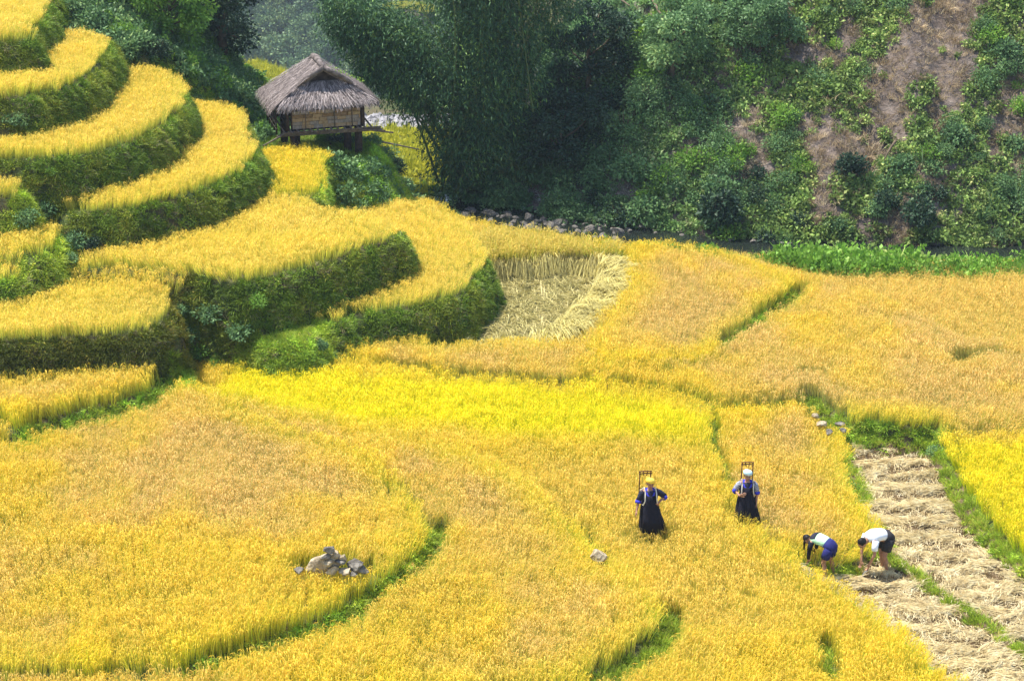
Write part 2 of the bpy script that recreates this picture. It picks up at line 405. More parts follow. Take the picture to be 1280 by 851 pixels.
# near grid
GX0, GX1, GY0, GY1, GS = -27.0, 27.0, 26.0, 80.0, .135
gx = np.arange(GX0, GX1, GS); gy = np.arange(GY0, GY1, GS)
XX, YY = np.meshgrid(gx, gy)
ZZ, II, BK, IN = terrain(XX, YY)
def ground(x, y):
    fx = np.clip((np.asarray(x)-GX0)/GS, 0, len(gx)-1.001); fy = np.clip((np.asarray(y)-GY0)/GS, 0, len(gy)-1.001)
    i = fx.astype(int); j = fy.astype(int); a = fx-i; b = fy-j
    return (ZZ[j,i]*(1-a)+ZZ[j,i+1]*a)*(1-b)+(ZZ[j+1,i]*(1-a)+ZZ[j+1,i+1]*a)*b
def near(A, x, y):
    i = np.clip(np.rint((np.asarray(x)-GX0)/GS).astype(int), 0, len(gx)-1); j = np.clip(np.rint((np.asarray(y)-GY0)/GS).astype(int), 0, len(gy)-1)
    return A[j, i]
GZ = lambda x, y: float(ground(np.array([x]), np.array([y]))[0])

def grid_mesh(name, X, Y, Z, keep=None):
    ny, nx = X.shape
    k = np.arange(nx*ny).reshape(ny, nx)
    q = np.stack([k[:-1,:-1], k[:-1,1:], k[1:,1:], k[1:,:-1]], -1).reshape(-1, 4)
    if keep is not None: q = q[keep.ravel()]
    u, inv = np.unique(q, return_inverse=True)
    V = np.stack([X.ravel(), Y.ravel(), Z.ravel()], -1)[u]
    return npmesh(name, V, [inv.reshape(-1, 4)])
FI = II[:-1,:-1].copy()
STRUCT = {
 -1: ('river_bed', 'gravel', 'stony river bed behind the rice fields'),
 -2: ('hillside', 'hill', 'steep overgrown hillside with bare reddish earth beyond the river'),
 -3: ('hill_slope', 'terrace', 'overgrown slope behind and beside the rice terraces'),
}
LAB = {
 'valley':'soil under the broad golden fields of the valley floor', 'valley_east':'soil under the far right tan rice field beside the river grass',
 'back':'soil under the tall drooping rice behind the flattened patch', 'plot':'soil of the plot left of the diagonal green ditch',
 'cut_patch':'flattened straw-strewn patch beside the rounded terrace', 'north':'soil under the plot where the woman in the pale blue headwrap stands',
 'strip':'harvested strip of stubble and cut straw at the right', 'east':'soil under the yellow field right of the green path',
 'south':'soil under the field where the woman in the yellow headwrap stands', 'mid':'soil under the bottom centre field right of the curved ditch',
 'west':'soil under the big foreground field with the stone pile', 'bench':'narrow lowest bench under the dark left terrace wall',
 'mound':'grassy mound between the left and middle terraces', 'spur':'rounded terrace spur with dark grassy bank beside the flattened patch',
 'long':'left terrace with the tall dark bank above the foreground field', 'broad':'broad middle terrace with bank ending in a blunt corner',
 'hut_pad':'grassy shelf under the thatched hut', 'hut_field':'small terrace in front of the thatched hut',
 'low_bench':'small bench at the left frame edge above the long terrace', 'side_bench':'small bench with shrubby bank at the left, second above the long terrace',
 'crescent':'crescent terrace left of the hut with long green bank', 'small_bench':'small bench at the left edge under the upper terrace',
 'upper':'wide curved terrace, third from the hilltop', 'high':'curved terrace, second from the hilltop', 'top':'topmost terrace in the upper left corner'}
for k in sorted(set(FI.ravel().tolist())):
    keep = FI == k
    if keep.sum() < 3: continue
    if k < 0:
        if k == -4: continue
        nm, mt, lb = STRUCT[k]
    else:
        nm = 'rice_terrace' if LV[k][1] > .6 else 'field_ground'
        mt = {'stubble': 'stubble_soil', 'cut': 'stubble_soil'}.get(LV[k][3], 'terrace')
        lb = LAB[NAMES[k]]
    me = grid_mesh(nm, XX, YY, ZZ, keep)
    o = link(nm, me, M[mt], smooth=True); tag(o, lb, kind='structure')
# far ground and mountain
fx_ = np.arange(-180, 180, 1.6); fy_ = np.concatenate([np.arange(78, 130, 1.0), np.arange(130, 560, 3.0)])
X2, Y2 = np.meshgrid(fx_, fy_); Z2, I2, _, _ = terrain(X2, Y2)
Z2 = Z2-.06
tag(link('far_mountain', grid_mesh('far_mountain', X2, Y2, Z2), M['terrace'], smooth=True), 'far wooded mountain slope behind the hut, blue in haze', kind='structure')
for (x0, x1) in ((-90, -26.9), (26.9, 100)):
    X3, Y3 = np.meshgrid(np.linspace(x0, x1, 70), np.linspace(-20, 80, 100)); Z3, _, _, _ = terrain(X3, Y3)
    tag(link('side_ground', grid_mesh('side_ground', X3, Y3, Z3-.05), M['terrace'], smooth=True), 'fields going on past the frame', kind='structure')
X3, Y3 = np.meshgrid(np.linspace(-27.2, 27.2, 60), np.linspace(-20, 26.2, 50)); Z3, _, _, _ = terrain(X3, Y3)
tag(link('near_ground', grid_mesh('near_ground', X3, Y3, Z3-.05), M['terrace'], smooth=True), 'field ground below the viewpoint', kind='structure')
g = MB().box((0, 100, -82), (4000, 4000, .5)).build('ground', M['terrace']); tag(g, 'land beyond the valley', kind='structure')
# river water
wm = npmesh('river', [(-6,58,-.98),(30,56,-.98),(30,66,-.98),(-6,68,-.98)], [np.array([[0,1,2,3]])])
tag(link('river', wm, M['water']), 'dark shallow river at the foot of the hillside', kind='structure')

# ------------------------------------------------------------------ plant prototypes and scattering
def leaves(P, D, L, W, lv=None, fold=.25):
    """leaf diamonds: P base (n,3), D direction (n,3), L length, W half width"""
    n = len(P); D = D/np.linalg.norm(D, axis=1, keepdims=True)
    r = rng.normal(size=(n, 3)); s = np.cross(D, r); s /= np.linalg.norm(s, axis=1, keepdims=True)+1e-9
    nn = np.cross(D, s)
    L = np.broadcast_to(L, (n,))[:, None]; W = np.broadcast_to(W, (n,))[:, None]
    mid = P+D*L*.45
    V = np.stack([P, mid+s*W+nn*W*fold, P+D*L-np.array([0,0,1])*L*.12, mid-s*W+nn*W*fold], 1).reshape(-1, 3)
    k = np.arange(n)*4
    Fc = np.stack([k, k+1, k+2, k+3], 1)
    lv = rng.random(n) if lv is None else lv
    return V, Fc, np.repeat(lv, 4)
def leaf_mesh(name, parts):
    Vs, Fs, As, o = [], [], [], 0
    for V, Fc, a in parts:
        Vs.append(V); Fs.append(Fc+o); As.append(a); o += len(V)
    return npmesh(name, np.concatenate(Vs), [np.concatenate(Fs)], {'lv': ('POINT', np.concatenate(As))})
def cloud(n, r, blobs, L, W, droop=.2, hollow=.55, flat=.85):
    """leaves of a bush: several uneven clumps"""
    cs = rng.normal(size=(blobs, 3)); cs /= np.linalg.norm(cs, axis=1, keepdims=True)
    cs *= (rng.random((blobs, 1))**.5)*r*.62; cs[:, 2] = np.abs(cs[:, 2])*flat+r*.25
    br = r*(.28+.3*rng.random(blobs)); b = rng.integers(0, blobs, n)
    u = rng.normal(size=(n, 3)); u /= np.linalg.norm(u, axis=1, keepdims=True)
    rad = (hollow+(1-hollow)*rng.random((n, 1)))
    P = cs[b]+u*rad*br[b][:, None]*np.array([1, 1, flat]); P[:, 2] = np.maximum(P[:, 2], .01)
    D = u+rng.normal(size=(n, 3))*.6+np.array([0, 0, .25-droop])
    lv = np.clip(.5*rng.random(n)+.5*rng.random(blobs)[b], 0, 1)
    return leaves(P, D, L*(.6+.8*rng.random(n)), W*(.7+.6*rng.random(n)), lv)
def blades(n, r, h, wd, spread, seg=3, droop=.5, lv0=0., lv1=1.):
    """grass blades as tapering strips"""
    an = rng.random(n)*2*PI; rr = rng.random(n)**.5*r
    B = np.stack([rr*np.cos(an), rr*np.sin(an), np.zeros(n)], 1)
    a2 = an+rng.normal(size=n)*.7; sp = spread*(.3+rng.random(n)); H = h*(.6+.5*rng.random(n))
    dirx = np.cos(a2)*sp; diry = np.sin(a2)*sp
    V = []; 
    sx = -np.sin(a2); sy = np.cos(a2)
    ro = rng.random(n)*PI; sx, sy = np.cos(ro), np.sin(ro)
    for k in range(seg+1):
        t = k/seg; wv = wd*(1-t**2)*.5+wd*.06
        z = H*(t-droop*.5*t*t*sp/spread if spread else t)
        px = B[:,0]+dirx*H*t**1.7; py = B[:,1]+diry*H*t**1.7
        V.append(np.stack([px-sx*wv, py-sy*wv, z], 1)); V.append(np.stack([px+sx*wv, py+sy*wv, z], 1))
    V = np.stack(V, 1).reshape(-1, 3); m = 2*(seg+1); base = np.arange(n)*m
    Fc = np.concatenate([np.stack([base+2*k, base+2*k+1, base+2*k+3, base+2*k+2], 1) for k in range(seg)])
    return V, Fc, np.repeat(lv0+(lv1-lv0)*rng.random(n), m)

def rice_tuft(name, n=20, npan=11, h=.56):
    V, Fc, lv = blades(n, .08, h*1.14, .0095, .13, 3, .05)
    m = 8; hgt = V[:, 2]/h
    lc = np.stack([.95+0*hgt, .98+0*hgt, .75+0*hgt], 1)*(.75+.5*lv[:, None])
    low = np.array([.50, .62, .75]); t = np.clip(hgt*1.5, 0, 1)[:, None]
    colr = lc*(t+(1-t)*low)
    g = (rng.random(n) < .22).repeat(m); colr[g] *= np.array([.72, .98, .8])
    # panicles: drooping lens-shaped heads, crossed strips
    Vs, Fs, Cs = [V], [Fc], [colr]; off = len(V)
    for i in range(npan):
        an = random.uniform(0, 2*PI); r = random.uniform(0, .09); hh = h*random.uniform(.78, 1.04)
        o = np.array([r*math.cos(an), r*math.sin(an), 0]); a = an+random.gauss(0, .8); d = np.array([math.cos(a), math.sin(a), 0])
        ln = random.uniform(.07, .12); wd = random.uniform(.0042, .007)
        pts = [o+d*.01+[0,0,hh*.72], o+d*.02+[0,0,hh*.9], o+d*(.03+ln*.25)+[0,0,hh], o+d*(.03+ln*.6)+[0,0,hh-ln*.2], o+d*(.03+ln*.85)+[0,0,hh-ln*.75]]
        ws = [.15, .6, 1, .9, .2]; cc = np.array([1.0, .93, .88])*random.uniform(.88, 1.12)
        for s in (np.cross(d, [0,0,1]), np.array([d[0]*.3, d[1]*.3, 1.])):
            vv = []
            for p, q in zip(pts, ws): vv += [p-s*wd*q, p+s*wd*q]
            k = off; Fs.append(np.array([[k+2*j, k+2*j+1, k+2*j+3, k+2*j+2] for j in range(4)])); Vs.append(np.array(vv)); off += 10
            Cs.append(np.tile(cc, (10, 1)))
    me = npmesh(name, np.concatenate(Vs), [np.concatenate(Fs)], {'col': ('POINT', np.concatenate(Cs))})
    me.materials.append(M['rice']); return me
def leafproto(name, parts, mt):
    me = leaf_mesh(name, parts); me.materials.append(mt); return me
def proto_collection(name, meshes):
    cl = bpy.data.collections.new(name)
    for k, me in enumerate(meshes):
        o = bpy.data.objects.new(name, me); cl.objects.link(o)
    return cl
def scatter_group(cl):
    g = bpy.data.node_groups.new('scatter_'+cl.name, 'GeometryNodeTree')
    g.interface.new_socket('Geometry', in_out='INPUT', socket_type='NodeSocketGeometry')
    g.interface.new_socket('Geometry', in_out='OUTPUT', socket_type='NodeSocketGeometry')
    n = g.nodes; L = g.links
    i = n.new('NodeGroupInput'); o = n.new('NodeGroupOutput')
    ci = n.new('GeometryNodeCollectionInfo'); ci.inputs['Collection'].default_value = cl
    ci.inputs['Separate Children'].default_value = True; ci.inputs['Reset Children'].default_value = True
    ip = n.new('GeometryNodeInstanceOnPoints'); ip.inputs['Pick Instance'].default_value = True
    def na(nm, ty):
        a = n.new('GeometryNodeInputNamedAttribute'); a.data_type = ty; a.inputs['Name'].default_value = nm; return a.outputs['Attribute']
    e = n.new('FunctionNodeEulerToRotation'); L.new(na('rot', 'FLOAT_VECTOR'), e.inputs[0])
    L.new(e.outputs[0], ip.inputs['Rotation']); L.new(na('scl', 'FLOAT_VECTOR'), ip.inputs['Scale'])
    rv = n.new('FunctionNodeRandomValue'); rv.data_type = 'INT'; rv.inputs['Max'].default_value = 1000
    mi = [s for s in rv.inputs if s.name == 'Min' and s.type == 'INT'][0]; ma = [s for s in rv.inputs if s.name == 'Max' and s.type == 'INT'][0]
    mi.default_value = 0; ma.default_value = len(cl.objects)-1
    ro = [s for s in rv.outputs if s.type == 'INT'][0]
    L.new(ro, ip.inputs['Instance Index'])
    L.new(i.outputs[0], ip.inputs['Points']); L.new(ci.outputs[0], ip.inputs['Instance']); L.new(ip.outputs[0], o.inputs[0])
    return g
_groups = {}
def scatter(name, cl, P, rot, scl, tint=None, label=None, mtl=None):
    n = len(P)
    if n == 0: return None
    me = bpy.data.meshes.new(name); me.vertices.add(n); me.vertices.foreach_set('co', np.asarray(P, np.float32).ravel())
    scl = np.asarray(scl); 
    if scl.ndim == 1: scl = np.repeat(scl[:, None], 3, 1)
    A = {'rot': rot, 'scl': scl, 'tint': tint if tint is not None else np.ones((n, 3))}
    for k, a in A.items():
        at = me.attributes.new(k, 'FLOAT_VECTOR', 'POINT'); at.data.foreach_set('vector', np.asarray(a, np.float32).ravel())
    o = bpy.data.objects.new(name, me); COL.objects.link(o)
    if cl.name not in _groups: _groups[cl.name] = scatter_group(cl)
    md = o.modifiers.new('scatter', 'NODES'); md.node_group = _groups[cl.name]
    tag(o, label, kind='stuff')
    return o
def inview(x, y, z, mu=90, mt=120, mb=120):
    """inside the frame plus a margin: keeps the planting to ground the camera could see"""
    dz = z-HC
    dep = y*math.cos(PITCH)-dz*math.sin(PITCH); up = y*math.sin(PITCH)+dz*math.cos(PITCH)
    u = 640+F*x/dep; v = 425.5-F*up/dep
    return (u > -mu) & (u < 1280+mu) & (v > -mt) & (v < 851+mb)
def jitter_grid(x0, x1, y0, y1, s):
    x, y = np.meshgrid(np.arange(x0, x1, s), np.arange(y0, y1, s))
    x = x.ravel(); y = y.ravel()
    return x+rng.uniform(-.5, .5, x.shape)*s, y+rng.uniform(-.5, .5, y.shape)*s
def berm_dist(x, y):
    d = np.full(np.shape(x), 9.0)
    for L, zb, hw in BERM: d = np.minimum(d, pdist(x, y, L)-hw)
    return d
print('terrain ok')
# ------------------------------------------------------------------ rice
riceC = proto_collection('rice_tuft', [rice_tuft('rice_tuft') for _ in range(8)])
TAN = np.array([.83,.65,.24]); GOLD = np.array([.88,.71,.11]); YEL = np.array([.91,.77,.05]); LEMON = np.array([.92,.86,.025]); PALE = np.array([.92,.76,.21])
band = poly([(258,497),(290,470),(330,455),(420,462),(520,468),(640,472),(740,482),(820,497),(866,515),(882,540),(860,546),(760,540),(600,534),(430,525),(320,512)], .55)
eastY = poly([(1185,562),(1290,555),(1900,560),(1900,1000),(1290,705),(1225,650)], .3)
x, y = jitter_grid(-22, 24, 26.5, 68, .124)
z = ground(x, y); idx = near(II, x, y); bk = near(BK, x, y); inn = near(IN, x, y)
kinds = np.array([l[3] == 'rice' for l in LV]+[False]*5)     # negative indices land on False
ok = kinds[idx] & (bk < .5) & (inn > .05) & inview(x, y, z)
ok &= berm_dist(x, y) > .06
for L, hw in GAPS: ok &= pdist(x, y, L) > hw
pile = U(412, 712, .9)
ok &= ((x-pile[0])/.95)**2+((y-pile[1]-.32)/.32)**2 > 1
STAND = [U(813, 597, 1.56), U(935, 587, 1.21), U(1034, 722, -.35)]
x, y, z, idx, inn = x[ok], y[ok], z[ok], idx[ok], inn[ok]
big = fbm(x, y, 5.0, 3, 11); small = fbm(x, y, .8, 2, 12)
t = np.clip((big-.34)*3.2+(small-.5)*1.2, 0, 1)[:, None]
tint = TAN*(1-t)+GOLD*t
edge = np.clip(1-inn/1.1, 0, 1)[:, None]*.75
tint = tint*(1-edge)+YEL*edge
hts = np.array([l[1] for l in LV])[idx]
hi = (hts > 1.0)[:, None]
tp = np.clip(.35+.65*fbm(x, y, 2.5, 2, 15), 0, 1)[:, None]
tint = np.where(hi, (YEL*.45+PALE*.55)*tp+PALE*(1-tp), tint)
def blend(tint, P, colr, soft, amt=1.0):
    k = np.clip(.5+(sdf(x, y, P)+(small-.5)*.8)/soft, 0, 1)[:, None]*amt
    return tint*(1-k)+colr*k
iv = np.array([NAMES.index(q) for q in ('south',)])
s = idx == NAMES.index('south'); tint[s] = tint[s]*.45+GOLD*.35+YEL*.2
tint[idx == NAMES.index('valley_east')] = TAN*.7+GOLD*.3
tint[idx == NAMES.index('back')] = (PALE*.7+np.array([.45,.45,.10])*.3)
tint[idx == NAMES.index('hut_field')] = YEL*.75+PALE*.25
tint = blend(tint, band, LEMON*.85+YEL*.15, .9, .93)
tint = blend(tint, eastY, YEL*.6+LEMON*.4, .8)
tint *= (.90+.2*rng.random((len(x), 1)))
# lean: random, outward near an edge
ang = rng.random(len(x))*2*PI; lean = rng.random(len(x))*.16
gxn = (near(IN, x+.2, y)-near(IN, x-.2, y)); gyn = (near(IN, x, y+.2)-near(IN, x, y-.2))
gl = np.sqrt(gxn**2+gyn**2)+1e-6
eo = (np.clip(1-inn/.35, 0, 1)*.40)*(gl > .05)
wl = (fbm(x, y, 1.3, 2, 51)-.5)*.7; wl2 = (fbm(x, y, 1.3, 2, 53)-.5)*.7
lx = np.cos(ang)*lean+wl-gxn/gl*eo; ly = np.sin(ang)*lean+wl2-gyn/gl*eo
bi = idx == NAMES.index('back'); ly = np.where(bi, ly-.45, ly)
rot = np.stack([-ly, lx, rng.random(len(x))*2*PI*0], 1)
rot[:, 2] = 0
scl = (.86+.28*rng.random(len(x)))*(.93+.2*(small-.5))
scl = np.where(bi, scl*1.45, scl); scl = np.where(hi[:, 0], scl*.86, scl); scl *= (.9+.35*(fbm(x, y, 2.0, 2, 19)-.35))*(.9+.2*rng.random(len(x)))
for sp in STAND: 
    d = np.hypot(x-sp[0], y-(sp[1]-.55)); scl *= np.clip(.62+.38*np.clip(d/.8, 0, 1), 0, 1)
vis = scl > .45
RL = {'valley':'golden rice filling the middle and right of the valley floor','valley_east':'tan rice of the far right field beside the river grass',
 'back':'tall pale drooping rice behind the flattened patch','plot':'yellow rice left of the diagonal green ditch','north':'tan rice around the woman in the pale blue headwrap',
 'east':'bright yellow rice right of the green path','south':'golden rice around the woman in the yellow headwrap','mid':'golden rice at the bottom centre, right of the curved ditch',
 'west':'orange gold rice of the big foreground field with the stone pile','bench':'rice on the narrow bench under the dark left bank','spur':'pale yellow rice on the rounded terrace spur',
 'long':'pale yellow rice on the left terrace with the tall dark bank','broad':'yellow rice on the broad middle terrace','hut_field':'yellow rice on the small terrace in front of the hut',
 'low_bench':'rice on the small bench at the left frame edge','side_bench':'rice on the small bench with shrubby bank at the left','crescent':'yellow rice on the crescent terrace left of the hut',
 'small_bench':'pale rice on the small bench under the upper terrace','upper':'pale yellow rice on the third terrace from the hilltop','high':'pale golden rice on the second terrace from the hilltop','top':'pale rice on the topmost terrace'}
P = np.stack([x, y, z-.01], 1)
for k in np.unique(idx):
    s = idx == k
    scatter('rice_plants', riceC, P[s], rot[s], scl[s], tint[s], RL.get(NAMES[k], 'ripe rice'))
print('rice', len(x))

# ------------------------------------------------------------------ bank grass
dryC = proto_collection('dry_grass_tuft', [leafproto('dry_grass_tuft', [blades(40, .14, .3, .012, .9, 3, 1.)], leaf_mat('dry_grass', (.18,.13,.09), (.40,.32,.22), (.58,.50,.36), trans=.2, tint=True)) for _ in range(3)])
bankC = proto_collection('bank_tuft', [leafproto('bank_tuft', [blades(26, .10, .17, .012, .9, 2, .6, 0, .8), cloud(22, .11, 4, .05, .018)], M['bank_grass']) for _ in range(5)])
grassC = proto_collection('grass_tuft', [leafproto('grass_tuft', [blades(34, .11, .2, .012, .7, 2, .4), cloud(14, .1, 3, .06, .02)], M['grass']) for _ in range(5)])
def sample_bank(mask, dens):
    """points on grid cells weighted by true surface area"""
    gxz = np.gradient(ZZ, GS, axis=1); gyz = np.gradient(ZZ, GS, axis=0); ar = np.sqrt(1+gxz**2+gyz**2)
    cnt = rng.poisson(np.where(mask, ar*GS*GS*dens, 0))
    j, i = np.nonzero(cnt); c_ = cnt[j, i]; j = np.repeat(j, c_); i = np.repeat(i, c_)
    px = gx[i]+rng.uniform(-.5, .5, len(i))*GS; py = gy[j]+rng.uniform(-.5, .5, len(i))*GS
    nrm = np.stack([-gxz[j, i], -gyz[j, i], np.ones(len(i))], 1); nrm /= np.linalg.norm(nrm, axis=1, keepdims=True)
    return px, py, ground(px, py), nrm, II[j, i]
def rot_from_normal(nrm, up=.5):
    d = nrm*(1-up)+np.array([0, 0, up]); d += rng.normal(size=d.shape)*.12; d /= np.linalg.norm(d, axis=1, keepdims=True)
    rx = -np.arcsin(np.clip(d[:, 1], -1, 1)); ry = np.arctan2(d[:, 0], d[:, 2])
    # euler XYZ: z axis -> Ry(ry) Rx(rx) z ; Rx z=(0,-sin rx,cos rx) ; then Ry
    return np.stack([rx, ry, np.zeros(len(d))], 1)
VIEW = inview(XX, YY, ZZ)
gxz = np.gradient(ZZ, GS, axis=1); gyz = np.gradient(ZZ, GS, axis=0); SL = np.hypot(gxz, gyz)
BD = berm_dist(XX, YY)
bankmask = VIEW & (((II >= 0) & (BK > .5)) | (SL > .9)) & (II > -2) & (YY < 64)
px, py, pz, nr, bi_ = sample_bank(bankmask, 120)
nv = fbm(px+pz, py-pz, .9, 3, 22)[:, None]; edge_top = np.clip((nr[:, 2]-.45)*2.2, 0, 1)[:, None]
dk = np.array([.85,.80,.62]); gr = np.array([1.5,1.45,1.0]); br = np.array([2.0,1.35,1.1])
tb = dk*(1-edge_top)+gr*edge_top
tb = np.where(nv > .56, tb*.5+br*.38, tb); right = np.clip(nr[:, 0], 0, 1)[:, None]; tb = tb*(1+right*.6)  # right-facing bank grass tinted lighter, its sunlit look put into the colour
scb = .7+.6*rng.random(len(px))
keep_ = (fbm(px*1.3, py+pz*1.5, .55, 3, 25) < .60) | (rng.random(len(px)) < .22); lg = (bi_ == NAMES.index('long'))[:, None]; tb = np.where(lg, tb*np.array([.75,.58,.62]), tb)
px, py, pz, nr, bi_, tb, scb = px[keep_], py[keep_], pz[keep_], nr[keep_], bi_[keep_], tb[keep_], scb[keep_]
BL = {'spur':'dark grassy bank of the rounded terrace spur','broad':'mossy green bank of the broad middle terrace','long':'tall dark brown-green bank of the left terrace',
 'crescent':'long green bank of the crescent terrace left of the hut','upper':'dark green bank of the third terrace from the hilltop','high':'grassy bank of the second terrace from the hilltop','top':'grassy bank of the topmost terrace'}
dr = (rng.random(len(px)) < .05) & (bi_ >= NAMES.index('mound')); scatter('dead_bank_grass', dryC, np.stack([px, py, pz], 1)[dr], rot_from_normal(nr[dr], .15), scb[dr]*.6, (.6+.6*rng.random((dr.sum(), 1)))*np.array([1.2,1.15,1.]), 'dead straw coloured grass hanging on the terrace banks')
lowb = np.zeros(len(px), bool)
for k in np.unique(bi_):
    s = bi_ == k
    nm = NAMES[k] if k >= 0 else ''
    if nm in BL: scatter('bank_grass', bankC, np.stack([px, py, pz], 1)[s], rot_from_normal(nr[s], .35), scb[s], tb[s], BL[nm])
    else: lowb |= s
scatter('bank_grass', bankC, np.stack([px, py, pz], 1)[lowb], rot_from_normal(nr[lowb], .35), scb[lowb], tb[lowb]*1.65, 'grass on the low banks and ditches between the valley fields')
# berms, mound, hut pad: bright grass
gm = VIEW & ((BD < .05) | np.isin(II, [NAMES.index('mound')])) & (YY < 66) & (II > -2)
px, py, pz, nr, _ = sample_bank(gm, 90)
scatter('berm_grass', grassC, np.stack([px, py, pz], 1), rot_from_normal(nr, .6), .55+.45*rng.random(len(px)), (.8+.6*rng.random((len(px), 1)))*np.array([1.35,1.15,1.]), 'bright green grass along the field edges and paths')
x, y = jitter_grid(-9, -3, 55, 62, .16); z = ground(x, y); hq = U(398,190,2.55); k = (near(II, x, y) == NAMES.index('hut_pad')) | (np.hypot(x-hq[0], y-hq[1]-.6) < 2.6) & ~kinds[near(II, x, y)]
n = k.sum(); scatter('hut_grass', grassC, np.stack([x, y, z], 1)[k], np.stack([rng.normal(size=n)*.2, rng.normal(size=n)*.2, rng.random(n)*6], 1), .5+.5*rng.random(n), None, 'short green grass on the shelf under the hut')
# riverside weeds along the back rim of the valley
weedC = proto_collection('river_weed', [leafproto('river_weed', [blades(26, .22, .62, .03, .5, 4, .6), cloud(330, .42, 12, .10, .032, -.3, flat=1.1)], M['grass']) for _ in range(4)])
rimP = poly([(735,292,1),(800,303,1),(960,315,1),(1100,320,1),(1280,322,1),(1700,324,1)], .2, False)
x, y = jitter_grid(1, 24, 47, 66, .24); z = ground(x, y); d = pdist(x, y, rimP)
px1280 = 640+F*x/(y*math.cos(PITCH)+(HC-z)*math.sin(PITCH))
wd_ = np.where(px1280 > 960, .75, .42)*(.75+.5*vnoise(x, y*0, 1.1, 33)); k = (d < wd_) & inview(x, y, z) & (px1280 > 735)
hgt = np.where(px1280 > 955, 1.25, .85)*(.55+.7*rng.random(len(x)))*(.85+.4*vnoise(x, y*0, .9, 31))
scatter('river_weeds', weedC, np.stack([x, y, np.clip(z, -.15, .2)], 1)[k], np.stack([rng.normal(size=k.sum())*.15, rng.normal(size=k.sum())*.15, rng.random(k.sum())*6], 1), hgt[k], (.8+.4*rng.random((k.sum(), 1)))*np.array([.85,1,1.2]), 'bright green weeds between the rice and the river')
# low cover on the hut shelf and on the slope behind the terraces
x, y = jitter_grid(-24, -2, 54, 79, .26); z = ground(x, y); ii_ = near(II, x, y)
k = ((ii_ == -3) | (ii_ == NAMES.index('hut_pad')) | ((ii_ == -1) & (x < -.5) & (y > 57) & (y < 66))) & inview(x, y, z) & (np.hypot(x-U(398,190,2.55)[0], (y-U(398,190,2.55)[1]-.6)*1.1) > 2.3)
n = k.sum(); slopeC = proto_collection('slope_weed', [leafproto('slope_weed', [blades(18, .14, .32, .02, .7, 3, .6), cloud(90, .27, 6, .10, .03)], M['shrub_bright' if _ == 0 else 'shrub']) for _ in range(4)])
scatter('slope_weeds', slopeC, np.stack([x, y, z], 1)[k], np.stack([rng.normal(size=n)*.3, rng.normal(size=n)*.3, rng.random(n)*6], 1), (.6+.9*rng.random(n))*(.6+.8*fbm(x[k], y[k], 1.5, 2, 35)), None, 'rough green undergrowth on the slope around the hut and behind the terraces')

# ------------------------------------------------------------------ stubble and straw
def straw_mesh(n, r, ln, spread, hz, wd=.012):
    Vs, Fs = [], []; off = 0
    for i in range(n):
        a = random.gauss(0, spread); c_ = np.array([random.gauss(0, r), random.gauss(0, r*.6), random.uniform(.01, hz)])
        d = np.array([math.cos(a), math.sin(a), random.gauss(0, .18)]); L = ln*random.uniform(.6, 1.1)/2
        s = np.array([-d[1], d[0], 0])*wd*.5; s2 = np.array([0, 0, wd*.5])
        p, q, m_ = c_-d*L, c_+d*L-[0,0,hz*.5], c_+[0,0,.015]
        for t_ in (s, s2):
            Vs += [p-t_, p+t_, m_-t_, m_+t_, q-t_, q+t_]; Fs += [(off, off+1, off+3, off+2), (off+2, off+3, off+5, off+4)]; off += 6
    return npmesh('straw', np.array(Vs), [np.array(Fs)])
bund = []
for k in range(6):
    me = straw_mesh(120, .11, .42, .25, .13, .0095); me.materials.append(M['straw']); bund.append(me)
dstrip = LV[NAMES.index('strip')][4]
cnt = 0
rows = [566+ i*17+i*i*.16 for i in range(16)]
for v in rows:
    pL = U(900, v, -.32); pR = U(1330, v, -.32)
    n = 52; off = random.uniform(0, .2)
    for k in range(n):
        t_ = (k+off)/n; p = pL*(1-t_)+pR*t_
        if 1 or True:
            px_, py_ = p[0]+random.gauss(0, .06), p[1]+random.gauss(0, .09)+.13*math.sin(p[0]*1.3+v*.37)
            if sdf(np.array([px_]), np.array([py_]), dstrip)[0] < .15: continue
            if NAMES[near(II, px_, py_)] != 'strip' or not inview(px_, py_, -.5, 40, 0, 40): continue
            if min(pdist(np.array([px_]), np.array([py_]), BERM[q][0])[0]-BERM[q][2] for q in (5, 6)) < .1: continue
            if random.random() < .2 or cnt >= 285: continue
            o = link('straw_bundle', random.choice(bund)); o.location = (px_, py_, GZ(px_, py_)); o.rotation_euler = (random.gauss(0, .08), random.gauss(0, .08), random.gauss(.15, .35)+(PI if random.random() < .5 else 0))
            sc = random.uniform(.75, 1.15); o.scale = (sc, sc, sc*random.uniform(.7, 1.2)); cnt += 1
            tag(o, 'handful of cut rice straw laid in a row on the harvested strip', 'straw bundle', 'straw bundles in rows on the harvested strip')
print('bundles', cnt)
loose = []
for k in range(5):
    me = straw_mesh(30, .16, .24, 1.6, .05, .007); me.materials.append(M['straw']); loose.append(me)
looseC = proto_collection('loose_straw', loose)
stubC = proto_collection('stubble_tuft', [leafproto('stubble_tuft', [blades(16, .05, .14, .012, .35, 1, .1)], noisy('stubble_stalks', [(.3,(.13,.085,.04)),(.6,(.34,.24,.11))], 8, bmp=0)) for _ in range(3)])
x, y = jitter_grid(2, 20, 30, 50, .17); z = ground(x, y)
k = (near(II, x, y) == NAMES.index('strip')) & (berm_dist(x, y) > 0) & inview(x, y, z)
P = np.stack([x, y, z], 1)[k]; n = len(P)
scatter('rice_stubble', stubC, P, np.stack([rng.normal(size=n)*.15, rng.normal(size=n)*.15, rng.random(n)*6], 1), .8+.5*rng.random(n), None, 'short cut rice stubble on the harvested strip')
k2 = k & (rng.random(len(x)) < .34)
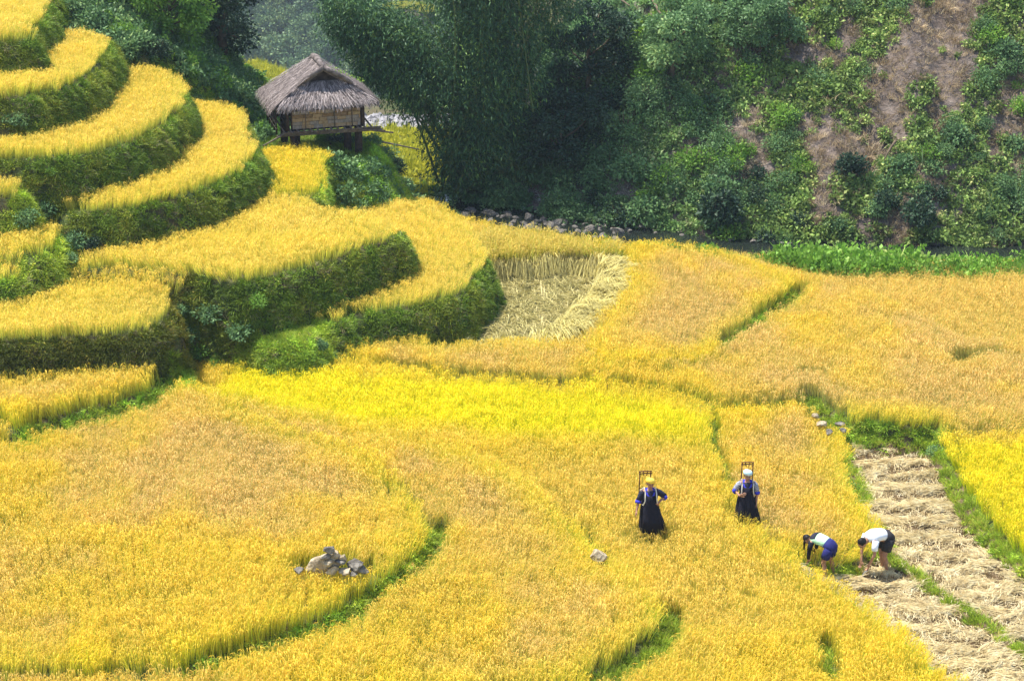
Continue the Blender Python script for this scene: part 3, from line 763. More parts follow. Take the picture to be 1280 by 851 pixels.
P = np.stack([x, y, z+.02], 1)[k2]; n = len(P)
scatter('loose_straw', looseC, P, np.stack([rng.normal(size=n)*.1, rng.normal(size=n)*.1, rng.random(n)*6], 1), .7+.6*rng.random(n), None, 'loose straw scattered between the rows of the harvested strip')
# flattened patch: laid straw mats, and the drooping curtain of rice on its right rim
mats_ = []
fm = noisy('flattened_straw', [(.3, (.30,.27,.10)), (.5, (.54,.48,.20)), (.7, (.70,.62,.32))], 3, bmp=0)
for k in range(5):
    me = straw_mesh(70, .22, .5, 1.2, .07, .014); me.materials.append(fm); mats_.append(me)
matC = proto_collection('flattened_rice', mats_)
x, y = jitter_grid(-6, 6, 44, 58, .2); z = ground(x, y)
bare = pdist(x, y, [tuple(U(755,350,0)[:2]), tuple(U(720,385,0)[:2]), tuple(U(680,410,0)[:2])])
k = (near(II, x, y) == NAMES.index('cut_patch')) & (bare > .22*rng.random(len(x))*2)
P = np.stack([x, y, z], 1)[k]; n = len(P)
scatter('flattened_rice', matC, P, np.stack([rng.normal(size=n)*.15, rng.normal(size=n)*.15, rng.random(n)*6], 1), .8+.5*rng.random(n), None, 'pale flattened rice stalks lying over the harvested patch')
# long arching stalks
long_tufts = []
def droop_tuft(n=60):
    Vs, Fs, Cs = [], [], []; off = 0
    for i in range(n):
        a = random.gauss(0, .35); d = np.array([math.cos(a), math.sin(a), 0]); s = np.array([-d[1], d[0], 0])
        b = np.array([random.gauss(0, .06), random.gauss(0, .10), 0]); L = random.uniform(.6, 1.0); H = random.uniform(.28, .5)
        wv = random.uniform(.007, .013); cc = np.array([.92,.95,.9])*random.uniform(.6, 1.15)
        for k in range(7):
            t_ = k/6; p = b+d*L*t_**1.2*.8+np.array([0,0,H*math.sin(min(1, t_*1.12)*PI*.95)+(-.35*max(0, t_-.6))])
            w_ = wv*(1.15-.9*t_); Vs += [p-s*w_, p+s*w_]; Cs += [cc, cc]
        Fs += [(off+2*k, off+2*k+1, off+2*k+3, off+2*k+2) for k in range(6)]; off += 14
    me = npmesh('drooping_tuft', np.array(Vs), [np.array(Fs)], {'col': ('POINT', np.array(Cs))}); me.materials.append(M['rice']); return me
droopC = proto_collection('drooping_tuft', [droop_tuft() for _ in range(4)])
rl = smooth_pts([U(u, v, .0)[:2] for u, v in [(768,352),(772,366),(762,384),(742,408),(715,432),(690,444)]], False, 12)
P, Ro, Sc = [], [], []
for i in range(len(rl)-1):
    tg = np.array(rl[i+1])-np.array(rl[i]); a = math.atan2(tg[1], tg[0])
    for q in range(9):
        p = np.array(rl[i])+tg*random.random(); nx_, ny_ = -tg[1]/np.linalg.norm(tg), tg[0]/np.linalg.norm(tg)
        o_ = random.uniform(-.55, .12); p = p+np.array([nx_, ny_])*(-o_)*-1
        P.append((p[0], p[1], .02+.2*random.random())); Ro.append((0, 0, a+PI*.5-PI*0+random.gauss(0, .25))); Sc.append(random.uniform(.9, 1.35))
P = np.array(P); Ro = np.array(Ro)
bl = [U(u, v, -.1)[:2] for u, v in [(616,352),(650,349),(700,344),(745,346),(772,350)]]; P = list(P); Ro = list(Ro)
for i in range(4):
    for q in range(26):
        p = np.array(bl[i])*(1-q/26)+np.array(bl[i+1])*q/26; P.append((p[0], p[1]+random.uniform(.0, .4), random.uniform(.0, .3))); Ro.append((0, 0, -PI/2+random.gauss(0, .5))); Sc.append(random.uniform(.6, 1.0))
P = np.array(P); Ro = np.array(Ro)
scatter('drooping_rice', droopC, P, Ro, np.array(Sc), (.7+.5*rng.random((len(P), 1)))*np.array([.80,.68,.27]), 'pale rice bent over in a curved ridge at the rim of the flattened patch')
print('straw ok')
# ------------------------------------------------------------------ stones
def rock_mesh(name, dims, seed, mt, sub=3, facets=9):
    rg = random.Random(seed); bm = bmesh.new(); bmesh.ops.create_icosphere(bm, subdivisions=sub, radius=1)
    pl = [(Vector((rg.gauss(0,1), rg.gauss(0,1), rg.gauss(0,.8))).normalized(), rg.uniform(.45,.8)) for _ in range(facets)]
    for v in bm.verts:
        p = v.co.copy()
        for n, d in pl:
            e = p.dot(n)-d
            if e > 0: p -= n*e*.9
        p *= 1+.16*mnoise.noise(v.co*2.5+Vector((seed,0,0)))+.03*mnoise.noise(v.co*8)
        v.co = Vector((p.x*dims[0], p.y*dims[1], p.z*dims[2]))
    me = bpy.data.meshes.new(name); bm.to_mesh(me); bm.free(); me.materials.append(mt); return me
def stone(name, u, v, wpx, hpx, seed, label, group, z=None, mt='stone', dz=0., rz=0., tilt=0., depth=1.0, zref=.85):
    """a stone whose centre shows at u, v; sizes in photo pixels become metres at its distance"""
    p = U(u, v, zref+dz); k = PXM(p[1], zref)
    o = link(name, rock_mesh(name, (wpx/k/2*1.12, wpx/k/2*depth, hpx/k/2*1.15), seed, M[mt])); o.location = p
    o.rotation_euler = (0, tilt, rz); tag(o, label, 'stone', group); return o
gp = 'stones heaped in the foreground field'
stone('stone', 405, 704, 44, 24, 1, 'big pale slab leaning at the left of the stone pile', gp, dz=.25, mt='pale_stone', tilt=R(-28), depth=.6)
stone('stone', 374, 713, 14, 8, 2, 'small brown stone at the far left end of the stone pile', gp, dz=.15)
stone('stone', 412, 687, 14, 10, 3, 'round grey stone on top of the stone pile', gp, dz=.62)
stone('stone', 407, 696, 13, 8, 4, 'dark grey stone just under the top stone of the pile', gp, dz=.48)
stone('stone', 420, 692, 12, 11, 5, 'pale angular stone right beside the top stone of the pile', gp, dz=.48, mt='pale_stone')
stone('stone', 429, 697, 11, 9, 6, 'small white stone on the right shoulder of the pile', gp, dz=.4, mt='pale_stone')
stone('stone', 411, 703, 13, 9, 7, 'small light stone in the middle of the pile', gp, dz=.36, mt='pale_stone')
stone('stone', 426, 702, 14, 9, 8, 'greyish stone right of the middle of the pile', gp, dz=.33)
stone('stone', 415, 712, 16, 11, 9, 'brownish stone at the foot of the pile beside the big slab', gp, dz=.2, mt='pale_stone')
stone('stone', 432, 713, 20, 8, 10, 'flat white stone at the foot of the pile', gp, dz=.16, mt='pale_stone')
stone('stone', 444, 705, 24, 16, 11, 'large grey stone at the right of the pile', gp, dz=.25, tilt=R(18))
stone('stone', 452, 712, 18, 11, 12, 'dark flat stone at the right end of the pile', gp, dz=.15)
stone('stone', 442, 717, 14, 7, 13, 'thin grey stone in front of the right end of the pile', gp, dz=.1)
stone('stone', 748, 695, 20, 18, 14, 'single pale boulder in the gap of the middle field', None, dz=.2, mt='pale_stone', zref=.62)
gb = 'stones at the head of the green bank beside the stubble'
for i, (u, v, a, b, lb) in enumerate([(1020,520,10,8,'uppermost pale stone of the bank above the stubble'),(1026,530,14,9,'pale flat stone, second down the bank above the stubble'),
    (1050,529,12,6,'dark flat stone lying above the grass of the bank over the stubble'),(1054,538,10,6,'small grey stone lowest on the bank above the stubble'),(1036,540,10,7,'grey stone half hidden in weeds on the bank above the stubble')]):
    stone('stone', u, v, a, b, 20+i, lb, gb, dz=.22, mt='pale_stone' if i < 2 else 'stone', zref=.12)
stone('stone', 902, 588, 7, 5, 30, 'small white stone in the green ditch between the two standing women', None, dz=.15, mt='pale_stone', zref=-.1)
stone('stone', 366, 428, 14, 12, 31, 'rough pale stone in the bank left of the rounded terrace spur', None, dz=.6, mt='pale_stone', zref=.3)
stone('stone', 398, 414, 16, 14, 32, 'brown earthy boulder under the left end of the rounded terrace spur', None, dz=.6, zref=.3)
gr_ = 'stones along the river bed'
rg = random.Random(5); rmesh = [rock_mesh('stone', (1, .8, .55), 50+i, M['stone'], 2, 8) for i in range(8)]
for i in range(110):
    u = rg.uniform(575, 770) if i < 85 else rg.uniform(770, 1010); lo = 262+(u-575)*.13; v = lo+rg.uniform(-3, 14) if u < 770 else 284+(u-770)*.07+rg.uniform(-2, 7)
    p = U(u, v, -1.0); s_ = rg.uniform(.07, .18)*(1.5 if rg.random() < .15 else 1)
    o = link('stone', rg.choice(rmesh)); o.location = (p[0], p[1], -1.02+s_*.25); o.scale = (s_*1.2, s_, s_); o.rotation_euler = (rg.gauss(0,.2), rg.gauss(0,.2), rg.uniform(0, 6))
    tag(o, 'grey stone lying in the river bed below the wooded hillside', 'stone', gr_)
cob = proto_collection('cobble', [rock_mesh('cobble', (1, .8, .6), 90+i, M['stone'], 1, 6) for i in range(4)])
n = 2600; x = rng.uniform(-2.5, 5.5, n); y = rng.uniform(58, 64.5, n); z = ground(x, y); k = near(II, x, y) == -1
P = np.stack([x, y, z+.02], 1)[k]; n = len(P)
scatter('river_pebbles', cob, P, rng.normal(size=(n, 3)), .05+.09*rng.random(n), None, 'grey pebbles covering the near river bed')
n = 6000; x = rng.uniform(-16, 2, n); y = rng.uniform(77, 86, n); z, ii_, _, _ = terrain(x.copy(), y.copy()); k = ii_ == -1
M['white_stone'] = noisy('white_river_stone', [(.3, (.17,.165,.17)), (.6, (.34,.33,.34))], 3, bmp=0)
cobw = proto_collection('white_cobble', [rock_mesh('white_cobble', (1, .8, .6), 190+i, M['white_stone'], 1, 6) for i in range(4)])
P = np.stack([x, y, z], 1)[k]; n = len(P)
scatter('far_river_stones', cobw, P, rng.normal(size=(n, 3)), .12+.3*rng.random(n)**2, None, 'pale stones of the far river bed seen behind the hut')

# ------------------------------------------------------------------ shrubs and hillside
def bush_mesh(mt, n, r, L, W, blobs, droop=.2, stems=True, flat=.85):
    V, Fc, lv = cloud(n, r, blobs, L, W, droop, flat=flat)
    me = npmesh('foliage', V, [Fc], {'lv': ('POINT', lv)}); me.materials.append(mt); return me
def stems_mesh(r, n=5):
    mb = MB()
    for i in range(n):
        a = random.uniform(0, 2*PI); d = Vector((math.cos(a), math.sin(a), 0))*r*random.uniform(.2, .6)
        mb.tube([(0,0,-.1), Vector((0,0,r*.35))+d*.4, Vector((0,0,r*random.uniform(.7,1.1)))+d], [.03*r+.008, .02*r+.006, .004], 5)
    me = mb.mesh('stems'); me.materials.append(M['bark']); return me
def reed_mesh(n=16, h=1.0):
    V, Fc, lv = blades(n*2, .10*h, h, .05*h, .6, 5, .9)
    me = npmesh('foliage', V, [Fc], {'lv': ('POINT', lv)}); me.materials.append(M['reed']); return me
BUSH = {'shrub': [bush_mesh(M['shrub'], 900, 1.0, .17, .045, 14) for _ in range(4)],
        'fine': [bush_mesh(M['shrub'], 1300, 1.0, .11, .028, 18) for _ in range(3)],
        'bright': [bush_mesh(M['shrub_bright'], 800, 1.0, .16, .035, 12, -.3) for _ in range(3)],
        'dark': [bush_mesh(M['dark_leaf'], 1200, 1.0, .15, .045, 14) for _ in range(3)],
        'reed': [reed_mesh() for _ in range(4)]}
STEM = [stems_mesh(1.0) for _ in range(3)]
def bush(kind, loc, r, label, group=None, name='shrub', cat='shrub', rz=None, sz=1.0, stems=True):
    o = empty(name, loc, random.uniform(0, 6) if rz is None else rz)
    o.scale = (r, r, r*sz); tag(o, label, cat, group)
    link('foliage', random.choice(BUSH[kind]), parent=o)
    if stems and kind != 'reed': link('stems', random.choice(STEM), parent=o)
    return o
def hill_at(u, v):
    """where the line of sight through u, v meets the hillside"""
    y = np.arange(30, 79.5, .04); dx = (u-640)/F; dy = (425.5-v)/F
    d = np.array([dx, math.cos(PITCH)+dy*math.sin(PITCH), -math.sin(PITCH)+dy*math.cos(PITCH)])
    x = d[0]*y/d[1]; zz = HC+d[2]*y/d[1]; g = ground(x, y); k = np.nonzero(g > zz)[0]
    if not len(k): return None
    k = k[0]; return (x[k], y[k], g[k])
rg = random.Random(11)
STREAK = [([(1195,-40),(1168,40),(1122,92),(1085,142),(1035,176)], 40), ([(1235,-20),(1204,60),(1188,112),(1170,165)], 13), ([(1015,60),(965,112),(930,165)], 17), ([(1140,125),(1108,185),(1055,215)], 20), ([(1070,40),(1015,95)], 14), ([(1085,150),(1040,215)], 14), ([(1262,120),(1245,190)], 14)]
def streak(u, v):
    """1 in the middle of an eroded streak, 0 outside"""
    u = np.asarray(u, float); v = np.asarray(v, float)
    u2 = u+(vnoise(u, v, 16, 72)-.5)*34; v2 = v+(vnoise(u, v, 14, 73)-.5)*26; b = np.zeros(u.shape)
    for L, hw in STREAK: b = np.maximum(b, 1-pdist(u2, v2, L)/hw/1.25)
    return np.clip(b*1.6, 0, 1)
def bare(u, v):
    """how bare the slope is: streaks running down to the left on its right half"""
    a = vnoise(np.array([(u+v*.75)]), np.array([v*.35]), 34, 71)[0]
    zone = max(0, 1-abs((u-1085)/150)**2)*max(0, 1-abs((v-120)/130)**2)
    return float(streak(np.array([u]), np.array([v]))[0])
cnt = 0
for i in range(900):
    u = rg.uniform(480, 1330); v = rg.uniform(-60, 306)
    h = hill_at(u, v)
    if h is None or near(II, h[0], h[1]) != -2: continue
    b = bare(u, v)
    if b > .4 and rg.random() < .9: continue
    if u > 900 and rg.random() < .2: continue
    if cnt > 280: break
    left = max(0, min(1, (980-u)/300))
    if v > 215 and u > 930: kind = rg.choice(['dark', 'shrub', 'fine', 'reed'])
    elif u < 800: kind = rg.choice(['shrub', 'fine', 'shrub', 'dark'])
    else: kind = rg.choice(['shrub', 'fine', 'fine', 'bright', 'reed'])
    r = rg.uniform(.45, .95)*(.85+.35*left)*(.75 if b > 0.1 else 1)
    side = 'left part of the hillside behind the bamboo' if u < 800 else 'middle of the hillside' if u < 1000 else 'right part of the hillside'
    hgt = 'high on' if v < 100 else 'half way up' if v < 210 else 'at the foot of'
    nm = {'dark': 'dark broad-leaved shrub', 'shrub': 'green leafy shrub', 'fine': 'fine-leaved green shrub', 'bright': 'bright green shrub', 'reed': 'clump of arching reed leaves'}[kind]
    lb = '%s %s the %s' % (nm, hgt, side)
    bush(kind, (h[0], h[1], h[2]-.12), r*(1.3 if kind == 'reed' else 1), lb, lb.replace(nm, nm+'s'), name='reed_clump' if kind == 'reed' else 'shrub', cat='reeds' if kind == 'reed' else 'shrub')
    cnt += 1
print('hill shrubs', cnt)
for (u, v, r, kind, lb) in [(895,262,1.15,'dark','big dark rounded bush at the foot of the hillside, right of the bare grass'),(705,262,.55,'shrub','small leafy bush standing alone among the river stones'),
    (1062,200,.75,'dark','dark leafy bush under the bare earth streaks'),(720,60,1.1,'dark','large dark bush beside the upper right of the bamboo'),(780,30,1.0,'shrub','large leafy bush high above the bamboo'),
    (1268,235,1.0,'reed','large reed clump with pale arching leaves at the right frame edge'),(1225,262,.9,'reed','reed clump with pale leaves near the right frame edge'),(1150,262,.9,'dark','dark bush at the hill foot right of centre')]:
    h = hill_at(u, v+12) or tuple(U(u, v+12, -1.0))
    bush(kind, (h[0], h[1]-.2, h[2]-.1), r, lb, name='reed_clump' if kind == 'reed' else 'shrub', cat='reeds' if kind == 'reed' else 'shrub')
# ground cover of the hillside
coverC = proto_collection('hill_cover_leaves', [leafproto('hill_cover_leaves', [cloud(60, .22, 6, .10, .03), blades(10, .12, .28, .016, .6, 2)], leaf_mat('hill_cover', (.05,.115,.035), (.24,.35,.10), (.46,.48,.20), trans=.3, tint=True)) for _ in range(5)])
x, y = jitter_grid(-8, 26, 58, 79, .18); z = ground(x, y); k = (near(II, x, y) == -2) & inview(x, y, z, 150, 150)
x, y, z = x[k], y[k], z[k]
dz = z-HC; dep = y*math.cos(PITCH)-dz*math.sin(PITCH); uu = 640+F*x/dep; vv = 425.5-F*(y*math.sin(PITCH)+dz*math.cos(PITCH))/dep
a = vnoise(uu+vv*.75, vv*.35, 34, 71); zone = np.maximum(0, 1-np.abs((uu-1085)/150)**2)*np.maximum(0, 1-np.abs((vv-120)/130)**2)
b = streak(uu, vv); fn = fbm(x, z+y*.3, 1.1, 3, 81)
k = (b < .3+.5*rng.random(len(x))*(.4+fn)) & (fn > .36) | ((fn > .62) & (rng.random(len(x)) < .6))
P = np.stack([x, y, z], 1); lf = np.clip((980-uu)/350, 0, 1)[:, None]
tc = (.55+.9*rng.random((len(x), 1)))*(np.array([.7,.95,1.3])*lf+(1-lf)*np.array([1.1,1.05,.9]))
sz_ = (.7+.9*rng.random(len(x)))*(.7+.6*fbm(x, y, 2, 2, 83))
scatter('hill_cover', coverC, P[k], np.stack([rng.normal(size=k.sum())*.3+.25, rng.normal(size=k.sum())*.3, rng.random(k.sum())*6], 1), sz_[k], tc[k], 'low leafy undergrowth covering the hillside')
kd_ = (~k | (fn < .4)) & (rng.random(len(x)) < .6)
scatter('dry_grass', dryC, P[kd_], np.stack([rng.normal(size=kd_.sum())*.3+.5, rng.normal(size=kd_.sum())*.3, rng.random(kd_.sum())*6], 1), sz_[kd_]*.9, tc[kd_], 'dry brown grass on the bare streaks of the hillside')
# dead branches on the hillside
for i, (pts, lb) in enumerate([([(808,0),(822,28),(846,62)], 'long grey dead trunk leaning in the shrubs high on the hillside'), ([(766,-5),(776,12),(786,20)], 'short bare pale branch above the bamboo'), ([(1115,188),(1108,198),(1100,212)], 'thin bleached stick on the bare hillside')]):
    P = []
    for (u, v) in pts:
        h = hill_at(u, v) or (0, 70, 5); P.append(Vector((h[0], h[1]-.5, h[2]+.45)))
    tag(MB().tube(P, [.05, .045, .02], 7).build('dead_branch', M['bark'], smooth=True), lb, 'branch')

# shrubs on the terrace slopes and gullies: u, v, z at base, radius, kind, label
SHR = [(232,420,1.0,.55,'shrub','broad-leaved green shrub in the gully left of the mound'),(262,398,1.4,.5,'shrub','dense green shrub under the blunt end of the left terrace'),(300,412,1.3,.5,'shrub','leafy shrub in the upper gully between the two terraces'),
 (252,440,.6,.5,'bright','bright shrub low in the gully beside the bright fern'),(278,452,.45,.45,'bright','bright fern-like plant at the mouth of the gully'),(225,385,1.9,.35,'shrub','small shrub over the right end of the long terrace bank'),(318,375,1.7,.45,'bright','bright grassy bush above the mound'),
 (398,430,.5,.35,'shrub','small shrub at the left foot of the rounded spur'),(414,440,.4,.28,'shrub','little weed clump in front of the rounded spur'),
 (95,298,2.6,.5,'shrub','green bush left below the crescent terrace'),(118,300,2.6,.42,'dark','dark bush at the left foot of the crescent bank'),(55,262,3.4,.5,'shrub','green bush on the bank below the small bench'),(35,272,3.2,.45,'shrub','low bush at the back of the side bench'),(86,322,2.2,.35,'shrub','low bush on the end of the side bench bank'),
 (20,150,5.2,.42,'shrub','light green bush under the second highest terrace'),(62,212,4.2,.3,'bright','small bright weed between the small bench and the third terrace'),
 (424,216,2.5,.4,'dark','dense dark green bush right of the hut terrace'),(437,222,2.2,.4,'shrub','leafy bush below the right hut post'),(408,234,2.4,.38,'bright','pale green weeds at the right edge of the hut terrace'),(404,196,2.6,.25,'bright','small yellow green bush beside the hut posts'),
 (466,232,1.0,.45,'shrub','bush behind the rounded spur, right of the hut'),(492,238,.6,.5,'dark','dark bush left of the bamboo foot'),(520,246,.0,.5,'shrub','bush at the left foot of the bamboo'),(545,254,-.4,.45,'dark','dark bush directly before the bamboo foot'),(480,222,.9,.5,'shrub','bush on the slope under the bamboo pole'),(505,228,.4,.5,'shrub','bush between the bamboo pole and the bamboo'),
 (310,176,2.9,.35,'dark','dark bush at the left end of the hut terrace'),(322,182,2.6,.3,'shrub','small bush under the left eave of the hut'),(306,205,3.0,.35,'bright','bright weeds on the slope between crescent and hut terraces'),(312,150,3.2,.4,'shrub','bush behind the right end of the crescent terrace'),
 (296,116,3.6,.6,'shrub','leafy bush behind the crescent terrace'),(262,100,4.0,.7,'bright','sunlit bright green bush beside the upper terrace'),(238,74,4.6,.6,'bright','sunlit light green bush under the dark tree'),(280,112,3.6,.6,'shrub','green bush with drooping twigs left of the far field'),(150,62,5.6,.6,'shrub','bush between the second and third highest terraces'),
 (172,52,5.6,.6,'shrub','shrub above the right end of the third terrace'),(120,20,6.4,.7,'shrub','shrub behind the second highest terrace'),(90,6,7.0,.6,'shrub','shrub right of the topmost terrace'),(196,62,5.2,.55,'dark','dark shrub under the dark trees'),(246,122,4.2,.35,'shrub','shrub at the right end of the upper terrace bank'),
 (145,34,6.0,.5,'bright','light shrub above the right end of the second terrace'),(1067,608,-.3,.28,'bright','grassy tuft leaning over the left side of the stubble'),(1168,560,-.1,.3,'shrub','grassy clump at the corner between stubble and rice'),(1258,466,.2,.2,'shrub','small dark green weed in the far right field'),
 (1040,528,0.,.22,'bright','bright weeds around the stones above the stubble'),(1052,545,-.2,.2,'bright','low weeds under the stones above the stubble'),(727,688,.1,.13,'bright','tuft of grass beside the single pale boulder'),(1012,516,.2,.13,'bright','small weed above the uppermost pale stone')]
for (u, v, z0, r, kd2, lb) in SHR:
    if 400 < u < 560 and v < 260:          # behind the spur: stands on ground hidden by the rice, its head shows above it
        p = UY(u, v-3, 58.6); g_ = GZ(p[0], p[1]); hh_ = max(.4, p[2]-g_)
        bush(kd2, (p[0], p[1], g_-.05), r*1.05, lb, sz=max(1, hh_/(r*1.05)/.95)); continue
    h = hill_at(u, v+r*14); p = U(u, v+r*14, z0)
    if h is None or (abs(h[2]-z0) > 1.6 and h[1] < p[1]-4): h = (p[0], p[1], z0)
    bush(kd2, (h[0], h[1]-.05, h[2]-.08), r*1.2 if v < 130 else r, lb, sz=.9)

# ------------------------------------------------------------------ yellow crop behind the hut
yc = proto_collection('yellow_crop_plant', [leafproto('yellow_crop_plant', [cloud(90, .3, 6, .12, .04), blades(14, .1, .6, .02, .3, 3)], M['yellow_leaf']) for _ in range(4)])
x, y = jitter_grid(-12, -1.5, 62.5, 81, .34); z, ii_, _, _ = terrain(x.copy(), y.copy()); k = (sdf(x, y, [(-9,64),(-4.6,62.5),(-1.8,66),(-1.8,80),(-9,80)]) > 0)
P = np.stack([x, y, z], 1)[k]; n = len(P)
scatter('yellow_crop', yc, P, np.stack([np.zeros(n), np.zeros(n), rng.random(n)*6], 1), .7+.8*rng.random(n), None, 'yellow green crop in the lower field behind the hut, left of the bamboo')
# ------------------------------------------------------------------ bamboo clump
def bez(a, b, c_, t): return a*(1-t)**2+b*2*t*(1-t)+c_*t*t
bz = GZ(-1.0, 64.0)
bam = empty('bamboo_clump', (-1.0, 64.0, bz)); tag(bam, 'huge dark arching bamboo clump right of the thatched hut', 'bamboo')
rg = random.Random(3); nr2 = np.random.default_rng(3)
def toB(u, v, y): p = UY(u, v, y); return np.array([p[0]+1.0, p[1]-64.0, p[2]-bz])
LP, LD, LL, LV_ = [], [], [], []
specs = []
for i in range(14): specs.append((rg.uniform(395, 440), rg.uniform(-5, 40), rg.uniform(470, 520), rg.uniform(-10, 90), .9, 1))      # the left arm
for i in range(8): specs.append((rg.uniform(440, 520), rg.uniform(15, 120), rg.uniform(500, 540), rg.uniform(40, 110), .9, 1))
for i in range(16): specs.append((rg.uniform(500, 590), rg.uniform(-160, -20), rg.uniform(540, 610), rg.uniform(-60, 90), 1.5, 0))
for i in range(26): specs.append((rg.uniform(560, 720), rg.uniform(-260, -60), rg.uniform(560, 660), rg.uniform(-80, 100), 1.8, 0))
for i in range(8): specs.append((rg.uniform(670, 750), rg.uniform(-140, 20), rg.uniform(620, 680), rg.uniform(20, 140), 1.3, 0))
for i in range(22): specs.append((rg.uniform(510, 720), rg.uniform(120, 225), rg.uniform(540, 680), rg.uniform(120, 200), .7, 0))
cm = M['culm']
for (u, v, um, vm, sp, arm) in specs:
    y0 = 64+rg.uniform(-1.0, 1.2)
    base = toB(rg.uniform(548, 682), 262, 63.5); base[1] = rg.uniform(-1, 1.2); base[2] = rg.uniform(-.3, .2)
    tip = toB(u, v, y0+rg.uniform(-1.2, 1.2)); mid = toB(um, vm, y0)
    pts = [Vector(bez(base, mid, tip, t)) for t in np.linspace(0, 1, 9)]
    MB().tube(pts, list(np.linspace(.045, .010, 9)), 6).build('culm', cm, bam, True)
    L = np.linalg.norm(tip-base); n = int((270 if arm else 170)*L)
    t = nr2.random(n)**.8*.95+.05
    if not arm and rg.random() < .6: t = nr2.random(n)
    if arm: t = .38+.62*nr2.random(n)
    P = np.array([bez(base, mid, tip, a) for a in t]); wd = (.22+.28*np.sin(np.clip(t, 0, 1)*PI))*(1.0 if arm else 1.25)
    cl_ = nr2.normal(size=(int(n/22)+1, 3))*.9; ci_ = nr2.integers(0, len(cl_), n)
    off = cl_[ci_]*wd[:, None]+nr2.normal(size=(n, 3))*wd[:, None]*.24
    P = P+off; LP.append(P)
    LD.append(off*.5+nr2.normal(size=(n, 3))*.45+np.array([0, 0, -.45])); LL.append(.10+.14*nr2.random(n)); LV_.append(np.clip(nr2.random(n)*.5+.5*nr2.random(len(cl_))[ci_], 0, 1))
LP = np.concatenate(LP); LD = np.concatenate(LD); LL = np.concatenate(LL); LV_ = np.concatenate(LV_)
k = LP[:, 2] > .05; LP, LD, LL, LV_ = LP[k], LD[k], LL[k], LV_[k]
V, Fc, lv = leaves(LP, LD, LL, .021, LV_)
me = npmesh('foliage', V, [Fc], {'lv': ('POINT', lv)}); link('foliage', me, M['bamboo_leaf'], bam)
print('bamboo leaves', len(Fc))
# ------------------------------------------------------------------ trees
def tree(name, loc, h, cr, n, mt, label, group=None, cat='tree', leaf=.16, lw=.045, seed=1, lean=(0, 0), blobs=16, low=.35):
    rr = random.Random(seed); nr = np.random.default_rng(seed)
    o = empty(name, loc); tag(o, label, cat, group)
    top = Vector((lean[0], lean[1], h*.8))
    mb = MB(); mb.tube([Vector((0, 0, -.4)), Vector((lean[0]*.2, lean[1]*.2, h*.3)), Vector((lean[0]*.6, lean[1]*.6, h*.55)), top], [.035*h, .026*h, .018*h, .006*h], 9)
    mb.build('trunk', M['bark'], o, True)
    cs, br = [], []
    for i in range(blobs):
        a = 2*PI*i/blobs*2.4+rr.random(); q = rr.random()**.6
        z = h*(low+(1-low)*(i+.5)/blobs*.95); env = math.sin(PI*min(1, max(.12, (z/h-low*.6)/(1.08-low*.6))))**.6
        c_ = Vector((math.cos(a)*cr*env*(.3+.7*q)+lean[0]*z/h, math.sin(a)*cr*env*(.3+.7*q)+lean[1]*z/h, z))
        cs.append(c_); br.append(cr*rr.uniform(.26, .46))
        if i % 2 == 0:
            s_ = Vector((lean[0]*.4, lean[1]*.4, max(h*.25, z*.6)))
            MB().tube([s_, (s_+c_)*.5+Vector((0, 0, -.03*h)), c_], [.012*h, .008*h, .004*h], 6).build('limb', M['bark'], o, True)
    cs = np.array([list(c_) for c_ in cs]); br = np.array(br); b = nr.integers(0, blobs, n)
    u = nr.normal(size=(n, 3)); u /= np.linalg.norm(u, axis=1, keepdims=True)
    P = cs[b]+u*(br[b]*(.45+.6*nr.random(n)))[:, None]*np.array([1, 1, .75])+nr.normal(size=(n, 3))*.05
    lvv = np.clip(.55*nr.random(n)+.45*nr.random(blobs)[b], 0, 1)
    V, Fc, lv = leaves(P, u+nr.normal(size=(n, 3))*.6+np.array([0, 0, -.1]), leaf*(.6+.8*nr.random(n)), lw, lvv)
    me = npmesh('crown', V, [Fc], {'lv': ('POINT', lv)}); link('crown', me, mt, o); return o
def tz(x, y): return float(terrain(np.array([[x]]), np.array([[y]]))[0][0, 0])
for i, (x, y, h, cr, n, mt, lb) in enumerate([(-12.6, 62.5, 6.5, 2.6, 16000, 'dark_leaf', 'large dark tree behind the upper terraces, nearest the bright bushes'), (-14.8, 64.5, 7.0, 2.8, 14000, 'dark_leaf', 'dark tree at the top edge, directly above the third terrace'),
        (-10.4, 65.5, 5.6, 2.0, 11000, 'dark_leaf', 'rightmost of the dark trees behind the upper terraces'), (-17.5, 63.5, 6.5, 2.4, 8000, 'dark_leaf', 'dark tree behind the topmost terrace'),
        (-11.3, 60.6, 2.6, 1.3, 7000, 'shrub_bright', 'small light green tree in front of the large dark tree')]):
    tree('broadleaf_tree', (x, y, tz(x, y)-.1), h, cr, n, M[mt], lb, None, seed=30+i, leaf=.14, lw=.04, low=.12, blobs=22)
for i, (u, v, h, cr, lb) in enumerate([(735, 95, 3.6, 1.5, 'dark leafy tree leaning out beside the bamboo top'), (840, 70, 3.2, 1.4, 'leafy tree high on the slope near the dead trunk'), (700, 190, 3.0, 1.4, 'dark tree close to the right side of the bamboo'), (950, 40, 2.6, 1.2, 'leafy tree high on the slope, left of the bare earth')]):
    h_ = hill_at(u, v+30)
    tree('hillside_tree', (h_[0], h_[1], h_[2]-.2), h, cr, 8000, M['shrub'] if i % 2 else M['dark_leaf'], lb, None, seed=60+i, leaf=.13, lw=.04, low=.2, blobs=18)
